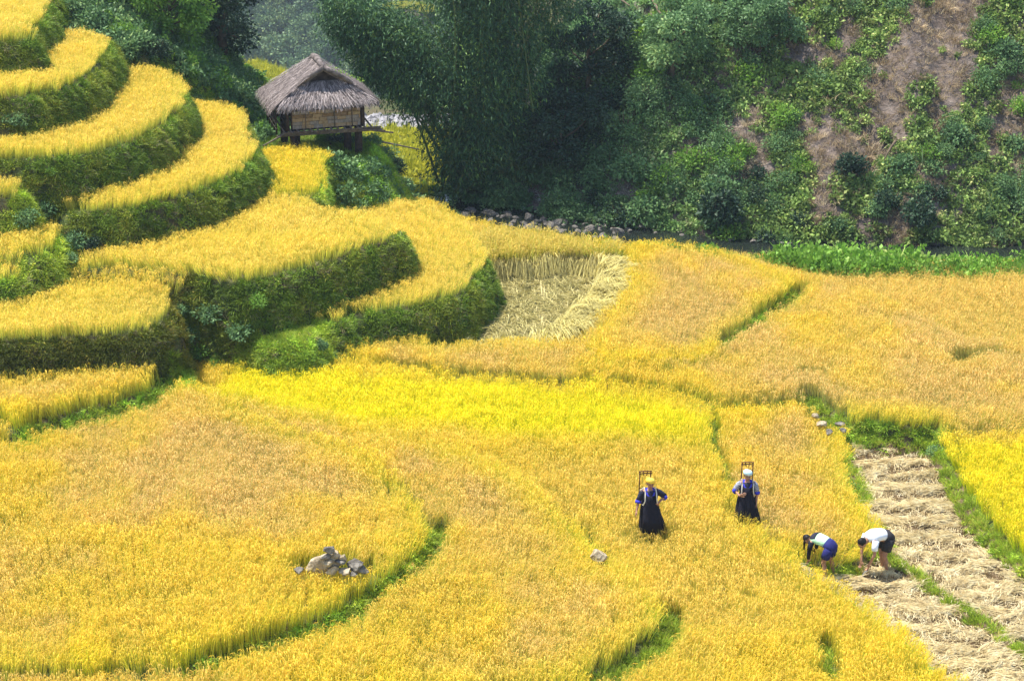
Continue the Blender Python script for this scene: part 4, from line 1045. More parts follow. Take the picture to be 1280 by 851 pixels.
# distant wood
woodC = proto_collection('far_tree', [leafproto('far_tree', [cloud(1500, 1.0, 12, .13, .05, .0, .6, 1.1)], M['far_leaf']) for _ in range(4)])
x, y = jitter_grid(-120, 40, 96, 480, 2.9); z, ii_, _, _ = terrain(x.copy(), y.copy()); k = inview(x, y, z, 150, 200) & ((ii_ == -4) | (y > 90)) & (ii_ != -2) & (x < 20) & (y > 250)
clearing = (sdf(x, y, [tuple(UY(u, v, yy)[:2]) for u, v, yy in [(270,130,118),(352,130,118),(352,80,128),(270,80,128)]]) > -1)
k &= ~clearing
P = np.stack([x, y, z-.4], 1)[k]; n = len(P)
scatter('distant_wood', woodC, P, np.stack([np.zeros(n), np.zeros(n), rng.random(n)*6], 1), (2.0+2.2*rng.random(n))*(.7+.6*fbm(P[:,0], P[:,1], 14, 2, 91)), (.5+1.0*rng.random((n, 1)))*np.array([.9,1,1.]), 'blue green woods on the far mountain behind the hut')
print('wood', n)
# far small terraces of ripe rice
def far_terrace(u0, u1, vc, y, wpx, lb):
    a = UY(u0, vc, y); b = UY(u1, vc, y); n = 500
    x_ = rng.uniform(a[0], b[0], n); y_ = y+rng.uniform(-2, 2, n)
    mb = MB(); q = wpx/PXM(y, a[2])
    mb.loft([((a[0], y, a[2]-1.2), .1, .1)]+[((a[0]+(b[0]-a[0])*t, y+3*math.sin(t*PI), a[2]-1.2), 3.5*math.sin(PI*t)**.5, 1.3) for t in (.1,.3,.5,.7,.9)]+[((b[0], y, a[2]-1.2), .1, .1)], side=(0, 1, 0), n=12)
    o = mb.build('far_field_terrace', M['terrace'], smooth=True); tag(o, lb+', its earth', kind='structure')
    P = np.stack([x_, y_+3*np.sin((x_-a[0])/(b[0]-a[0])*PI), np.full(n, a[2]+.0)+rng.uniform(-.25, .1, n)], 1)
    scatter('far_rice', yc, P, np.stack([np.zeros(n), np.zeros(n), rng.random(n)*6], 1), 1.2+.8*rng.random(n), np.tile([.8,.8,.6], (n, 1)), lb)
far_terrace(262, 352, 108, 122, 12, 'pale yellow field seen left of the hut roof')
far_terrace(478, 540, 13, 300, 8, 'tiny yellow field high behind the bamboo')

# ------------------------------------------------------------------ hut
M['thatch'] = noisy('grey_thatch', [(.3, (.05,.04,.035)), (.5, (.15,.125,.115)), (.7, (.27,.23,.215))], 5, coord='obj', bmp=.9, bd=.03, detail=8)
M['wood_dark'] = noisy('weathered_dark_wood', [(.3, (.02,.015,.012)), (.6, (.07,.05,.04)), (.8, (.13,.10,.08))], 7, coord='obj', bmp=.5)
M['pole'] = noisy('weathered_poles', [(.3, (.08,.06,.05)), (.6, (.20,.16,.13)), (.8, (.33,.28,.24))], 9, coord='obj', bmp=.3)
PLK = [noisy('woven_board_%s' % n_, [(.3, a_), (.7, b_)], 12, coord='obj', bmp=.5) for n_, a_, b_ in (('tan', (.28,.19,.11), (.46,.34,.22)), ('grey', (.20,.17,.15), (.36,.31,.28)), ('brown', (.17,.11,.07), (.30,.21,.14)))]
hp = U(398, 190, 2.55); HY = R(16)
hut = empty('thatched_hut', (hp[0]+.02, hp[1]+.75, 2.72), HY); hut.scale = (.91, .91, .91); tag(hut, 'small raised bamboo hut with a grey thatched roof on dark posts', 'hut')
def HB(name, c_, d, mt, rot=None, par=None): return MB().box(c_, d, rot).build(name, mt, par or hut)
FZ, EZ = .72, 1.72         # floor height, eave height
for (px_, py_) in ((-1.15, -1.0), (1.15, -1.0), (-1.15, 1.0), (1.15, 1.0), (.85, -.55), (-.95, -.4)):
    mb = MB(); mb.tube([(px_, py_, -.35), (px_+.01, py_, .4), (px_, py_+.01, FZ)], [.14, .135, .13], 10); mb.build('post', M['wood_dark'], hut, True)
for (px_, py_) in ((-1.35, -1.12), (1.3, -1.12), (-1.35, 1.1), (1.3, 1.1), (0, 1.12)):
    MB().tube([(px_, py_, FZ), (px_, py_, EZ+.2)], .075, 8).build('corner_post', M['wood_dark'], hut, True)
for i in range(3): MB().tube([(-1.55-.1*i, -1.25+.03*i, FZ-.03-.055*i), (1.85+.25*random.random(), -1.28+.03*i, FZ-.04-.05*i)], .035, 7).build('floor_pole', M['pole'], hut, True)
for i in range(14):
    q = -1.5+i*.235; MB().tube([(q, -1.5, FZ+.02), (q+.02, 1.3, FZ+.02)], .032, 6).build('floor_pole', M['pole'], hut, True)
MB().tube([(1.3, -1.42, FZ-.05), (2.3, -1.5, FZ-.22)], .03, 6).build('floor_pole', M['pole'], hut, True)
MB().tube([(1.1, -1.5, FZ-.02), (2.0, -1.6, FZ-.1)], .028, 6).build('floor_pole', M['pole'], hut, True)
MB().tube([(-1.5, -1.3, FZ-.05), (-2.3, -1.55, FZ-.35)], .028, 6).build('floor_pole', M['pole'], hut, True)
# front wall boards, 4 rows by 7
for rrow in range(5):
    xx0 = -1.18
    while xx0 < 1.2:
        wd = random.uniform(.24, .46); wd = min(wd, 1.22-xx0)
        if wd > .05: HB('board', (xx0+wd/2, -1.13+random.uniform(-.012, .012), FZ+.11+rrow*.125), (wd-.012, .02, .115), random.choice(PLK[:2] if rrow < 2 else PLK))
        xx0 += wd
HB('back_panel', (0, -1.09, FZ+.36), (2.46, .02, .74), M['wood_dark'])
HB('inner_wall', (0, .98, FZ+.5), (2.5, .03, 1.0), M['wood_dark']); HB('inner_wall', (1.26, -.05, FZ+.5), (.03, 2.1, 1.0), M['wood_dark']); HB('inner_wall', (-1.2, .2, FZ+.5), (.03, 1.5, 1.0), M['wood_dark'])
for zz_ in (FZ+.74, FZ+.86): MB().tube([(-1.4, -1.16, zz_), (1.4, -1.16, zz_+.02)], .03, 6).build('rail', M['pole'], hut, True)
for q in (-.72, .3, .92): MB().tube([(q, -1.17, FZ), (q, -1.16, FZ+.72)], .018, 5).build('rail', M['pole'], hut, True)
for q in (-1.0, -.5, 0, .5, 1.0): MB().tube([(-1.72, q, FZ-.1), (-1.72, q, EZ+.05)], .035, 6).build('side_post', M['wood_dark'], hut, True)
for zz_ in (FZ+.12, FZ+.3): MB().tube([(-1.75, -1.2, zz_), (-1.72, 1.2, zz_)], .022, 6).build('rail', M['pole'], hut, True)
# roof planes with thickness
RZ = EZ+1.14; ex, ey0, ey1 = 1.84, -1.68, 1.6; gy_ = -.8; gz = EZ+.60
def slab(name, pts, th=.1, par=None):
    P = [Vector(p) for p in pts]; n = (P[1]-P[0]).cross(P[2]-P[0]).normalized()
    if n.z < 0: n = -n
    vs = [p for p in P]+[p-n*th for p in P]; k = len(P)
    fs = [tuple(range(k)), tuple(range(k, 2*k))[::-1]]+[(i, (i+1) % k, k+(i+1) % k, k+i) for i in range(k)]
    return MB().add(vs, fs).build(name, M['thatch'], par or hut)
def sag(a, b, t): return a*(1-t)+b*t
gx_ = ex*(1-.60/1.14)-.03
# left and right planes run from ridge to eave; front skirt below the gable; rear skirt
left = slab('thatch_slope', [(-.03, gy_-.16, RZ), (-.03, .95, RZ-.02), (-ex, ey1, EZ-.12), (-ex, ey0+.1, EZ-.08), (-gx_-.12, gy_-.16, gz-.06)], .14)
right = slab('thatch_slope', [(.03, .95, RZ-.02), (.03, gy_-.16, RZ), (gx_+.12, gy_-.16, gz-.06), (ex, ey0+.1, EZ-.10), (ex+.02, ey1, EZ-.14)], .14)
front = slab('thatch_slope', [(-gx_, gy_, gz+.02), (gx_, gy_, gz+.02), (ex-.12, ey0, EZ-.02), (-ex+.12, ey0, EZ-.02)], .13)
back_ = slab('thatch_slope', [(0, .9, RZ-.05), (-ex+.1, ey1, EZ-.1), (ex-.1, ey1, EZ-.1)], .12)
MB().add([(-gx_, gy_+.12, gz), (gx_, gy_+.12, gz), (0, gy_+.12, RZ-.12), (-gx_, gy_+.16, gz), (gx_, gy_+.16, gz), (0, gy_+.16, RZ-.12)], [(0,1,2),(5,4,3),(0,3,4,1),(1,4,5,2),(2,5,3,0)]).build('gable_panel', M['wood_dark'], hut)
def strands(par, a, b, c_, d, n, hang=.16, ln=.45):
    """straw laid down the slope; a-b upper edge, d-c lower edge"""
    a, b, c_, d = map(np.array, (a, b, c_, d)); nn = np.cross(b-a, d-a).astype(float); nn /= np.linalg.norm(nn)
    if nn[2] < 0: nn = -nn
    Vs, Fs = [], []; off = 0
    for i in range(n):
        s_ = random.random(); t_ = random.random()**.8
        if random.random() < .3: t_ = random.uniform(.9, 1.0)
        dn = (d-a)*(1-s_)+(c_-b)*s_; L_ = np.linalg.norm(dn); dn = dn/L_
        lat = (b-a)/np.linalg.norm(b-a)
        course = math.floor(t_*6)/6
        p = (a*(1-s_)+b*s_)*(1-t_)+(d*(1-s_)+c_*s_)*t_+nn*(.012+.05*((t_*6) % 1)+random.uniform(0, .025))
        dv = dn+lat*random.gauss(0, .13)+np.array([0,0,-.25 if t_ > .88 else 0])+nn*.03; q = p+dv*ln*random.uniform(.35, 1)*(.6 if t_ > .88 else 1)
        if t_ > .93: q[2] -= hang*random.random()
        wv = lat*random.uniform(.006, .014)
        Vs += [p-wv, p+wv, q+wv*.5, q-wv*.5]; Fs.append((off, off+1, off+2, off+3)); off += 4
    me = npmesh('thatch_straw', np.array(Vs), [np.array(Fs)]); me.materials.append(M['thatch_straw'])
    o = link('thatch_straw', me, parent=par); o['kind'] = 'stuff'; return o
def ts_fn(nt, b):
    g = N(nt, 'ShaderNodeNewGeometry')
    nt.links.new(ramp(nt, g.outputs['Random Per Island'], [(0, (.05,.04,.038)), (.5, (.20,.165,.155)), (1, (.42,.36,.34))]), b.inputs['Base Color'])
M['thatch_straw'] = mat('thatch_straw', ts_fn, .8)
strands(left, (-.03, .95, RZ), (-.03, gy_-.18, RZ), (-ex, ey0+.1, EZ-.08), (-ex, ey1, EZ-.12), 2600)
strands(right, (.03, gy_-.18, RZ), (.03, .95, RZ), (ex, ey1, EZ-.14), (ex, ey0+.1, EZ-.1), 1500)
strands(front, (-gx_, gy_, gz+.02), (gx_, gy_, gz+.02), (ex-.12, ey0, EZ-.02), (-ex+.12, ey0, EZ-.02), 2600, ln=.38)
mb = MB(); mb.tube([(0, gy_-.22, RZ+.0), (0, .3, RZ+.05), (0, 1.0, RZ-.02)], [.10, .13, .10], 10); rc = mb.build('ridge_cap', M['thatch'], hut, True)
for sx in (-1, 1):
    MB().tube([(0, gy_-.24, RZ), (sx*gx_*.55, gy_-.25, sag(RZ, gz, .5)+.02), (sx*(gx_+.15), gy_-.24, gz-.08)], [.09, .085, .06], 8).build('gable_thatch', M['thatch'], hut, True)
# creeper on the right roof edge
V, Fc, lv = leaves(np.array([[.15+t*1.25, -1.05-.1*random.random(), RZ+.06-t*.62] for t in np.linspace(0, 1, 70)])+rng.normal(size=(70, 3))*.03, rng.normal(size=(70, 3)), .07, .025)
me = npmesh('creeper', V, [Fc], {'lv': ('POINT', lv)}); link('creeper', me, M['shrub_bright'], hut)
# bamboo pole reaching from hut to the right
pa, pb, pc = UY(440, 179, 58.5), UY(480, 178, 58.8), UY(524, 187, 59.2)
tag(MB().tube([Vector(pa), Vector(pb), Vector(pc)], [.035, .03, .02], 7).build('bamboo_pole', M['pole'], smooth=True), 'thin bamboo pole stretching right from under the hut', 'pole')
# ------------------------------------------------------------------ people
def plain(name, col, rough=.8, var=.15):
    a = tuple(c_*(1-var) for c_ in col); b = tuple(min(1, c_*(1+var)) for c_ in col)
    return noisy(name, [(.35, a), (.65, b)], 14, coord='obj', bmp=.25, bd=.01, rough=rough)
SKIN = plain('skin', (.36,.19,.12), .55); HAIR = plain('black_hair', (.012,.010,.010), .5); NAVY = plain('navy_cloth', (.022,.024,.042)); BLACKC = plain('black_indigo_cloth', (.012,.012,.02))
BLUE = plain('blue_trim', (.045,.05,.42)); WHITE = plain('white_cloth', (.72,.74,.78), var=.06); SHORTB = plain('blue_shorts_cloth', (.022,.024,.12)); SHORTD = plain('dark_shorts_cloth', (.035,.033,.035))
MINT = plain('pale_green_cloth', (.42,.66,.42)); GREYB = plain('grey_blue_cloth', (.30,.34,.42)); STRAP = plain('pale_strap', (.62,.58,.48)); PINK = plain('pink_shoes', (.55,.30,.30)); EYE = plain('eye', (.02,.015,.012), .3); LIP = plain('lips', (.30,.08,.07), .5)
def checks(name, base, c2, c3):
    def fn(nt, b):
        f = nz(nt, 26, 2, 'obj'); f2 = nz(nt, 13, 1, 'obj')
        cc = ramp(nt, f, [(.40, base), (.52, c2), (.60, base), (.68, c3)]); nt.links.new(cc, b.inputs['Base Color'])
    return mat(name, fn, .8)
WRAPY = checks('yellow_headscarf', (.80,.50,.04), (.85,.70,.12), (.55,.20,.02)); WRAPB = checks('pale_blue_headscarf', (.35,.58,.70), (.70,.80,.84), (.10,.30,.50))
FRAMEW = plain('reddish_frame_wood', (.09,.035,.025))
CHKW = checks('striped_sleeve', (.16,.17,.22), (.42,.42,.46), (.05,.05,.10))

def capsule(mb, p, q, r1, r2, n=10):
    p, q = Vector(p), Vector(q); mb.sphere(p, r1, n, 7); mb.sphere(q, r2, n, 7)
    mb.loft([(p, r1, r1), (p*.5+q*.5, (r1+r2)/2, (r1+r2)/2), (q, r2, r2)], side=(.2, .95, .1), n=n)
def add_hand(mb, wrist, fwd, palm, curl=.5, side=1):
    """palm, four fingers of unequal length with knuckle bends, thumb from the side of the palm"""
    w = Vector(wrist); f = Vector(fwd).normalized(); pn = Vector(palm); pn = (pn-f*pn.dot(f)).normalized(); s = f.cross(pn)*side
    c_ = w+f*.045
    for k in (-1.2, -.4, .4, 1.2): capsule(mb, w+s*.010*k, w+f*.085+s*.019*k, .015, .0125, 8)
    for k, ln in ((-1.5, .060), (-.5, .072), (.5, .078), (1.5, .068)):
        a = w+f*.085+s*.0165*k; d1 = (f+pn*curl*.5+s*.10*k).normalized(); b = a+d1*ln*.55; d2 = (f*(1-curl*.6)+pn*curl*1.1).normalized(); e = b+d2*ln*.5
        capsule(mb, a, b, .0095, .0085, 7); capsule(mb, b, e, .0085, .007, 7)
    a = w+f*.03+s*.028; b = a+(s*.9+f*.75+pn*.2).normalized()*.035; e = b+(f*.9+s*.25+pn*.35).normalized()*.03
    capsule(mb, a, b, .012, .010, 7); capsule(mb, b, e, .010, .008, 7)
def make_body(parent, J, hd, up, hands, rsc=1.0, feet=True):
    """one continuous skin: head with face, neck, trunk, tapering limbs, hands; remeshed into a single surface"""
    mb = MB(); fz = Vector(hd).normalized(); uz = Vector(up); uz = (uz-fz*uz.dot(fz)).normalized(); sx = uz.cross(fz)*-1
    H = Vector(J['head'])
    def hp_(f, u, s=0): return H+fz*f+uz*u+sx*s
    def ell(c_, rs):
        t = MB(); t.sphere((0, 0, 0), rs, 16, 12); Mx = Matrix((sx, fz, uz)).transposed()
        mb.add([Mx @ Vector(v)+c_ for v in t.V], t.F)
    ell(hp_(-.008, .02), (.073, .090, .092)); ell(hp_(.022, -.035), (.055, .062, .068)); ell(hp_(.050, -.085), (.024, .022, .018))
    capsule(mb, hp_(.084, .012), hp_(.102, -.028), .009, .013, 8)
    for q in (-1, 1):
        ell(hp_(-.005, -.012, q*.074), (.011, .018, .030)); ell(hp_(.055, -.022, q*.038), (.02, .016, .018))
        ell(hp_(.074, .028, q*.032), (.022, .010, .008))
    capsule(mb, J['neck'], hp_(-.015, -.05), .052*rsc, .048*rsc)
    P, C_, Nk = Vector(J['pelvis']), Vector(J['chest']), Vector(J['neck'])
    t = MB(); t.loft([(P, .13, .10), (P*.6+C_*.4, .115, .085), (C_, .145, .10), (C_*.4+Nk*.6, .13, .08), (Nk, .05, .05)], side=J.get('side', (1, 0, 0)), n=18); mb.add(t.V, t.F)
    for s_ in 'lr':
        capsule(mb, J['sh'+s_], J['el'+s_], .046*rsc, .036*rsc); capsule(mb, J['el'+s_], J['wr'+s_], .036*rsc, .023*rsc)
        capsule(mb, C_*.3+Nk*.7, J['sh'+s_], .05, .048)
        capsule(mb, J['hip'+s_], J['kn'+s_], .078*rsc, .052*rsc); k_ = Vector(J['kn'+s_]); a_ = Vector(J['an'+s_])
        capsule(mb, k_, k_*.62+a_*.38+Vector(J.get('calf', (0, .012, 0))), .050*rsc, .050*rsc); capsule(mb, k_*.62+a_*.38, a_, .048*rsc, .031*rsc)
        ff = Vector(J.get('toe', (0, -1, 0))); capsule(mb, a_+Vector((0,0,-.03))-ff*.03, a_+ff*.12+Vector((0,0,-.045)), .034, .026)
        add_hand(mb, J['wr'+s_], *hands[s_])
    ob = link('body_tmp', mb.mesh('body'))
    m = ob.modifiers.new('r', 'REMESH'); m.mode = 'VOXEL'; m.voxel_size = .0062
    m2 = ob.modifiers.new('s', 'SMOOTH'); m2.factor = .5; m2.iterations = 2
    m3 = ob.modifiers.new('d', 'DECIMATE'); m3.ratio = .35
    me = bpy.data.meshes.new_from_object(ob.evaluated_get(bpy.context.evaluated_depsgraph_get()))
    bpy.data.objects.remove(ob); me.name = 'body'; me.materials.clear()
    b = link('body', me, SKIN, parent, True)
    for q in (-1, 1):
        t = MB(); t.sphere(hp_(.078, .014, q*.031), (.013, .008, .007), 8, 6); t.build('eye', EYE, parent, True)
    t = MB(); t.tube([hp_(.078, -.052, -.026), hp_(.088, -.054, 0), hp_(.078, -.052, .026)], [.004, .008, .004], 6); t.build('mouth', LIP, parent, True)
    return hp_, fz, uz, sx
def headwrap(parent, hp_, mt, hair=True):
    mb = MB(); n = 20; vs = []; fs = []
    rings = [(.020, .080, .094), (.030, .094, .106), (.060, .100, .112), (.092, .092, .104), (.112, .070, .082), (.120, .03, .035)]
    for (u, a, b) in rings:
        for k in range(n):
            an = 2*PI*k/n; wv = 1+.04*math.sin(an*5+u*60); vs.append(hp_(math.cos(an)*b*wv-.012, u+.012*math.sin(an)+.016*math.cos(an), math.sin(an)*a*wv))
    for i in range(len(rings)-1):
        for k in range(n): fs.append((i*n+k, i*n+(k+1) % n, (i+1)*n+(k+1) % n, (i+1)*n+k))
    fs.append(tuple((len(rings)-1)*n+k for k in range(n))); fs.append(tuple(range(n))[::-1])
    mb.add(vs, fs).build('headwrap', mt, parent, True)
    t = MB(); t.loft([(hp_(-.055, .05), .075, .06), (hp_(-.065, -.02), .07, .04), (hp_(-.05, -.06), .05, .03)], n=12); t.build('hair', HAIR, parent, True)
def cloth(name, path, mt, parent, side=(1, 0, 0), n=20, pleat=0, npl=9, wob=0):
    return MB().loft(path, side, n, pleat, npl, True, wob).build(name, mt, parent, True)
def woman(p, rz, J, hands, wrap, label, hd=(0,-1,-.08), sleeve=NAVY, lean=0.0):
    o = empty('person', p, rz); tag(o, label, 'person')
    hp_, fz, uz, sx = make_body(o, J, hd, (0, 0, 1), hands, .95)
    headwrap(o, hp_, wrap)
    cloth('jacket', [((0,.0,.86), .165, .125), ((0,0,.95), .155, .118), ((0,.0,1.08), .175, .125), ((0,.01,1.17), .175, .115), ((0,.015,1.225), .125, .085)], sleeve if sleeve is NAVY else NAVY, o)
    cloth('skirt', [((0,0,.98), .160, .125), ((0,0,.85), .195, .155), ((lean*.3,.0,.6), .235, .19), ((lean*.7,0,.38), .275, .225), ((lean,.01,.22), .30, .25)], BLACKC, o, n=72, pleat=.06, npl=14)
    # apron with bib, curved over the front of skirt and chest
    vs, fs = [], []; rows_ = [(1.15, .10, .128), (1.0, .12, .132), (.90, .15, .158), (.62, .19, .215), (.34, .23, .27)]
    for (z_, hw, dep) in rows_:
        for k in range(9):
            a = (k-4)/4; vs.append((a*hw+lean*max(0, (.85-z_)), -dep*math.sqrt(max(0, 1-(a*.72)**2))-.012+.004*math.sin(k*2.1), z_))
    for i in range(4):
        for k in range(8): fs.append((i*9+k, i*9+k+1, (i+1)*9+k+1, (i+1)*9+k))
    a_ = MB().add(vs, fs).build('apron', BLACKC, o, True); md = a_.modifiers.new('t', 'SOLIDIFY'); md.thickness = .006
    cloth('waist_sash', [((0,0,.955), .17, .135), ((0,0,1.0), .165, .13)], NAVY, o)
    for s_ in 'lr':
        sh, el, wr = Vector(J['sh'+s_]), Vector(J['el'+s_]), Vector(J['wr'+s_])
        e2 = el*.88+wr*.12
        cloth('sleeve', [(sh+(Vector((0,0,1.2))-sh)*.22, .068, .068), (sh*.8+el*.2, .066, .066), (el*.7+sh*.3, .062, .062), (el*.97+sh*.03, .060, .060)], sleeve, o, side=(.1, 1, .1))
        cloth('cuff', [(el*.96+sh*.04, .067, .067), (e2, .068, .068), (el*.72+wr*.28, .064, .064)], BLUE, o, side=(.1, 1, .1))
    for q in (-1, 1):
        t = MB(); pts = [Vector((q*.045, .055, 1.255)), Vector((q*.072, .0, 1.245)), Vector((q*.062, -.08, 1.19)), Vector((q*.03, -.125, 1.10)), Vector((q*.012, -.135, 1.03))]
        t.loft([(pp, .034, .010) for pp in pts], side=(1, -.2*q, 0), n=10); t.build('collar', BLUE, o, True)
    MB().add([(-.045,-.075,1.215), (.045,-.075,1.215), (.0,-.128,1.10), (-.045,-.06,1.22), (.045,-.06,1.22), (0,-.11,1.10)], [(0,2,1),(3,4,5),(0,1,4,3),(1,2,5,4),(2,0,3,5)]).build('undershirt', WHITE, o)
    return o
def pack_frame(p, rz, dx, label, topz=1.60, w_=.115):
    o = empty('carrying_frame', p, rz); tag(o, label, 'carrying frame', 'wooden carrying frames on the backs of the standing women')
    for q in (-1, 1):
        MB().tube([(dx+q*w_, .17, .80), (dx+q*w_*1.02, .165, 1.2), (dx+q*w_, .13, topz)], .013, 7).build('upright', FRAMEW, o, True)
        MB().tube([(dx+q*.10, .14, 1.16), (q*.115, .02, 1.285), (q*.12, -.115, 1.20), (q*.125, -.15, 1.05), (q*.15, -.10, .93), (dx+q*.11, .14, .90)], .012, 6).build('strap', STRAP, o, True)
    for z_, yy in ((topz, .13), (topz-.05, .135), (1.05, .168), (.84, .17)): MB().tube([(dx-w_*1.2, yy, z_), (dx, yy-.01, z_+.012), (dx+w_*1.2, yy, z_)], .012, 7).build('crossbar', FRAMEW, o, True)
    for q in (-.4, .4): MB().tube([(dx+q*w_, .13, topz), (dx+q*w_*.6, .135, topz-.10)], .010, 6).build('peg', FRAMEW, o, True)
    for k in range(5): MB().tube([(dx-w_, .165, .88+.08*k), (dx+w_, .165, .88+.08*k)], .007, 5).build('lath', FRAMEW, o, True)
    return o
def stand_at(u, vtop, ztop, z0, tol=0):
    p = U(u, vtop, z0+ztop); return (p[0], p[1], z0)
base = dict(pelvis=(0,0,.86), chest=(0,0,1.10), neck=(0,.012,1.255), hipl=(-.085,0,.80), hipr=(.085,0,.80), knl=(-.09,-.02,.43), knr=(.09,-.05,.43), anl=(-.09,.02,.08), anr=(.10,.04,.08), head=(0,-.01,1.385))
J1 = dict(base, shl=(-.155,.01,1.19), shr=(.155,.01,1.19), ell=(-.235,.02,.985), wrl=(-.285,-.07,.80), elr=(.335,.05,1.04), wrr=(.185,-.09,.985))
p1 = stand_at(813, 597, 1.51, .02)
woman(p1, R(6), J1, {'l': ((-.25,-.25,-.9), (1,0,-.2), .5, 1), 'r': ((-.75,-.35,-.5), (-.2,1,0), .7, 1)}, WRAPY, 'woman in a yellow headwrap and black dress, one hand on her hip', hd=(.12,-1,-.10), sleeve=NAVY, lean=.09)
pack_frame(p1, R(6), -.085, 'wooden frame rising behind the yellow headwrap, carried on the back')
J2 = dict(base, shl=(-.155,.01,1.19), shr=(.155,.01,1.19), ell=(-.26,.02,1.02), wrl=(-.165,-.16,.97), elr=(.215,.02,.99), wrr=(.205,-.07,.79))
p2 = stand_at(935, 587, 1.51, -.15)
woman(p2, R(-2), J2, {'l': ((.55,-.35,.35), (0,1,0), .8, -1), 'r': ((0,-.2,-1), (-1,0,0), .45, -1)}, WRAPB, 'woman in a pale blue headwrap and black dress, arm bent to her strap', hd=(.05,-1,-.12), sleeve=CHKW, lean=.03)
pack_frame(p2, R(-2), .0, 'wooden frame rising behind the pale blue headwrap, carried on the back', 1.62)

def bender(p, rz, label, shirt, shorts, cut, head_up, feetmat=None, long_hair=False, spread=.10, straight=False):
    o = empty('person', p, rz); tag(o, label, 'person')
    J = dict(side=(0, 1, 0), pelvis=(.02,0,.80), chest=(-.30,0,.90), neck=(-.47,0,.86), head=(-.60,0,.82), shl=(-.40,-.165,.86), shr=(-.40,.165,.86),
             ell=(-.42,-.20,.60), elr=(-.44,.19,.60), wrl=(-.47,-.12,.37), wrr=(-.50,.10,.36), hipl=(.03,-.09,.78), hipr=(.03,.09,.78),
             knl=(-.06,-spread,.43), knr=(-.01,spread,.43), anl=(.03,-spread-.02,.09), anr=(.08,spread+.02,.09), toe=(-1,0,0), calf=(.015,0,0))
    hands = {'l': ((-.2,.1,-1), (-.7,.3,0), .8, 1), 'r': ((-.2,-.1,-1), (-.7,-.3,0), .8, -1)}
    hp_, fz, uz, sx = make_body(o, J, (-.55, 0, -.83), (-.83, 0, .55), hands, 1.0)
    cloth('shirt', [((.04,0,.845), .150, .115), ((-.12,0,.905), .155, .12), ((-.30,0,.925), .178, .125), ((-.40,0,.905), .165, .11), ((-.475,0,.875), .08, .07)], shirt, o, side=(0, 1, 0))
    for s_ in 'lr':
        sh, el = Vector(J['sh'+s_]), Vector(J['el'+s_]); hp2, kn = Vector(J['hip'+s_]), Vector(J['kn'+s_])
        e = sh*.35+el*.65
        cloth('sleeve', [(sh+Vector((.02,0,.03)), .07, .07), (sh*.6+el*.4, .066, .066), (e, .066, .066)], cut, o, side=(0, 1, 0))
        if long_hair:
            wr = Vector(J['wr'+s_]); cloth('oversleeve', [(e, .05, .05), (el, .048, .048), (el*.3+wr*.7, .040, .040)], BLACKC, o, side=(0, 1, 0))
        cloth('shorts_leg', [(hp2+Vector((.02,0,.03)), .115, .115), (hp2*.65+kn*.35, .112, .112), (hp2*.35+kn*.65, .105, .105)], shorts, o, side=(0, 1, 0))
        if feetmat:
            a_ = Vector(J['an'+s_]); cloth('shoe', [(a_+Vector((.045,0,-.02)), .045, .045), (a_+Vector((-.04,0,-.045)), .046, .038), (a_+Vector((-.14,0,-.055)), .035, .028)], feetmat, o, side=(0, 1, 0), n=12)
    cloth('shorts', [((.13,0,.70), .10, .07), ((.10,0,.80), .165, .10), ((.03,0,.845), .17, .125), ((-.08,0,.885), .165, .125)], shorts, o, side=(0, 1, 0))
    # hair cap over the crown and back of the head
    vs, fs = [], []; n = 16
    for i, (th) in enumerate(np.linspace(0, 1.72, 8)):
        for k in range(n):
            a = 2*PI*k/n; rr_ = math.sin(th); f_ = math.cos(a)*rr_; s2 = math.sin(a)*rr_; u_ = math.cos(th)
            lim = 1.0 if f_ < .3 else 1.0
            vs.append(hp_(-.020+f_*(.097 if f_ < 0 else .092), .026+u_*.10-(.0 if f_ > 0 else .02*rr_), s2*.084))
    for i in range(7):
        for k in range(n): fs.append((i*n+k, i*n+(k+1) % n, (i+1)*n+(k+1) % n, (i+1)*n+k))
    MB().add(vs, fs).build('hair', HAIR, o, True)
    if long_hair:
        cloth('hair_tail', [(hp_(-.05, .02), .03, .03), (hp_(-.02, .03)+Vector((-.02, -.05, -.09)), .032, .032), (hp_(0, .02)+Vector((-.01, -.06, -.26)), .015, .015)], HAIR, o, n=10)
    return o, J
p4 = U(1103, 716, -.31); b4, J4 = bender((p4[0], p4[1], -.31), R(28), 'man in a white shirt and dark shorts bending to cut rice beside the stubble', WHITE, SHORTD, WHITE, 0, PINK, spread=.085)
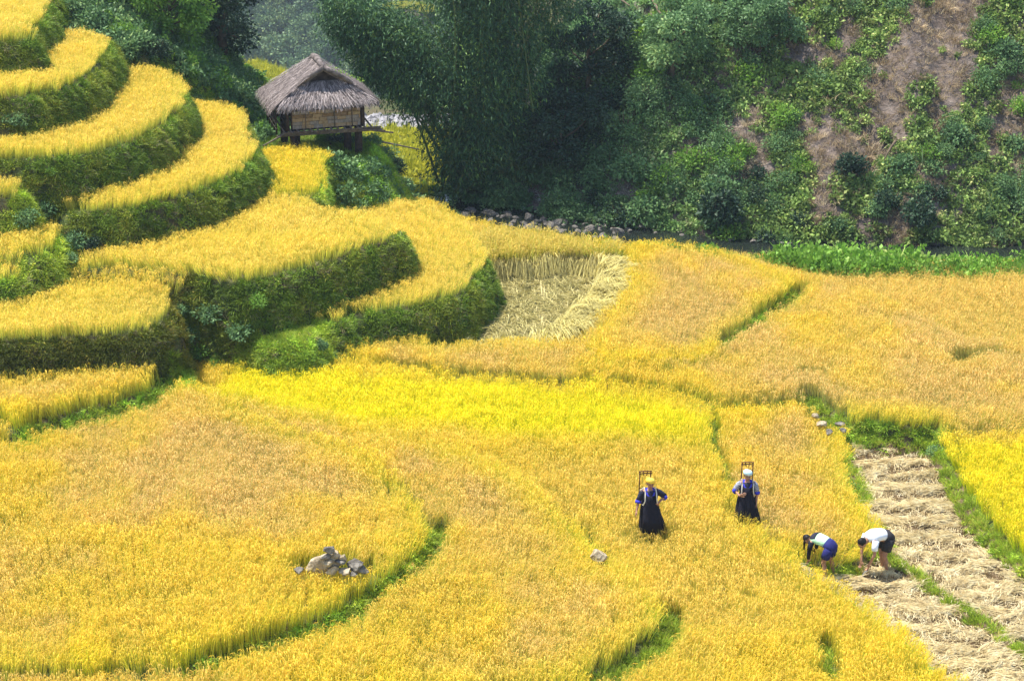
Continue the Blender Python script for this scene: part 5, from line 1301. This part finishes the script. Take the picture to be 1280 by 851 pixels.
p3 = U(1034, 722, -.28); b3, J3 = bender((p3[0], p3[1], -.28), R(-36), 'worker in blue shorts and pale green shirt bending low among the rice', MINT, SHORTB, BLACKC, 0, None, True, .13)
b3.scale = (.86, .95, .90); b4.scale = (1.0, 1.0, 1.03)
# vest back of the worker in blue shorts
cloth('vest', [((-.30,0,.945), .165, .12), ((-.40,0,.925), .160, .11), ((-.47,0,.89), .09, .07)], NAVY, b3, side=(0, 1, 0))
def sickle(par, J, rz, lb, bundle=True):
    w_ = par.matrix_basis @ Vector(J['wrl']); o = empty('sickle', w_, rz); tag(o, lb, 'sickle')
    MB().tube([(0,0,-.02), (-.03,0,-.14)], .012, 7).build('handle', M['pole'], o, True)
    pts = [Vector((-.03-.13*math.sin(a), 0, -.14-.10*(1-math.cos(a)))) for a in np.linspace(0, 2.4, 9)]
    MB().loft([(q, .004, .012*(1-i/10)) for i, q in enumerate(pts)], side=(0, 1, 0), n=8).build('blade', plain('blade_steel', (.5,.5,.5), .35), o, True)
sickle(b4, J4, R(28), 'small sickle in the hand of the man in the white shirt'); sickle(b3, J3, R(-36), 'small sickle in the hand of the worker in blue shorts')
# held handful of cut rice
wv_ = b4.matrix_basis @ Vector(J4['wrr'])
V, Fc, lv = blades(30, .03, .45, .012, .35, 4, .6)
me = npmesh('stalks', V, [Fc], {'lv': ('POINT', lv)}); o = link('rice_handful', me, M['yellow_leaf']); o.location = (wv_[0]-.02, wv_[1], wv_[2]-.42); tag(o, 'handful of rice stalks gripped by the man in the white shirt', 'rice stalks')
print('people ok')

# ------------------------------------------------------------------ air
hz = MB().box((0, 260, -29.5), (2200, 700, 111)).build('haze', None); hm = bpy.data.materials.new('haze'); hm.use_nodes = True
hn = hm.node_tree; hn.nodes.remove(hn.nodes['Principled BSDF']); vol = hn.nodes.new('ShaderNodeVolumePrincipled')
vol.inputs['Color'].default_value = (.72, .84, 1, 1); vol.inputs['Density'].default_value = .0003; vol.inputs['Anisotropy'].default_value = .2
hn.links.new(vol.outputs[0], hn.nodes['Material Output'].inputs['Volume']); hz.data.materials.append(hm); tag(hz, 'thin blue summer haze filling the valley', kind='stuff')
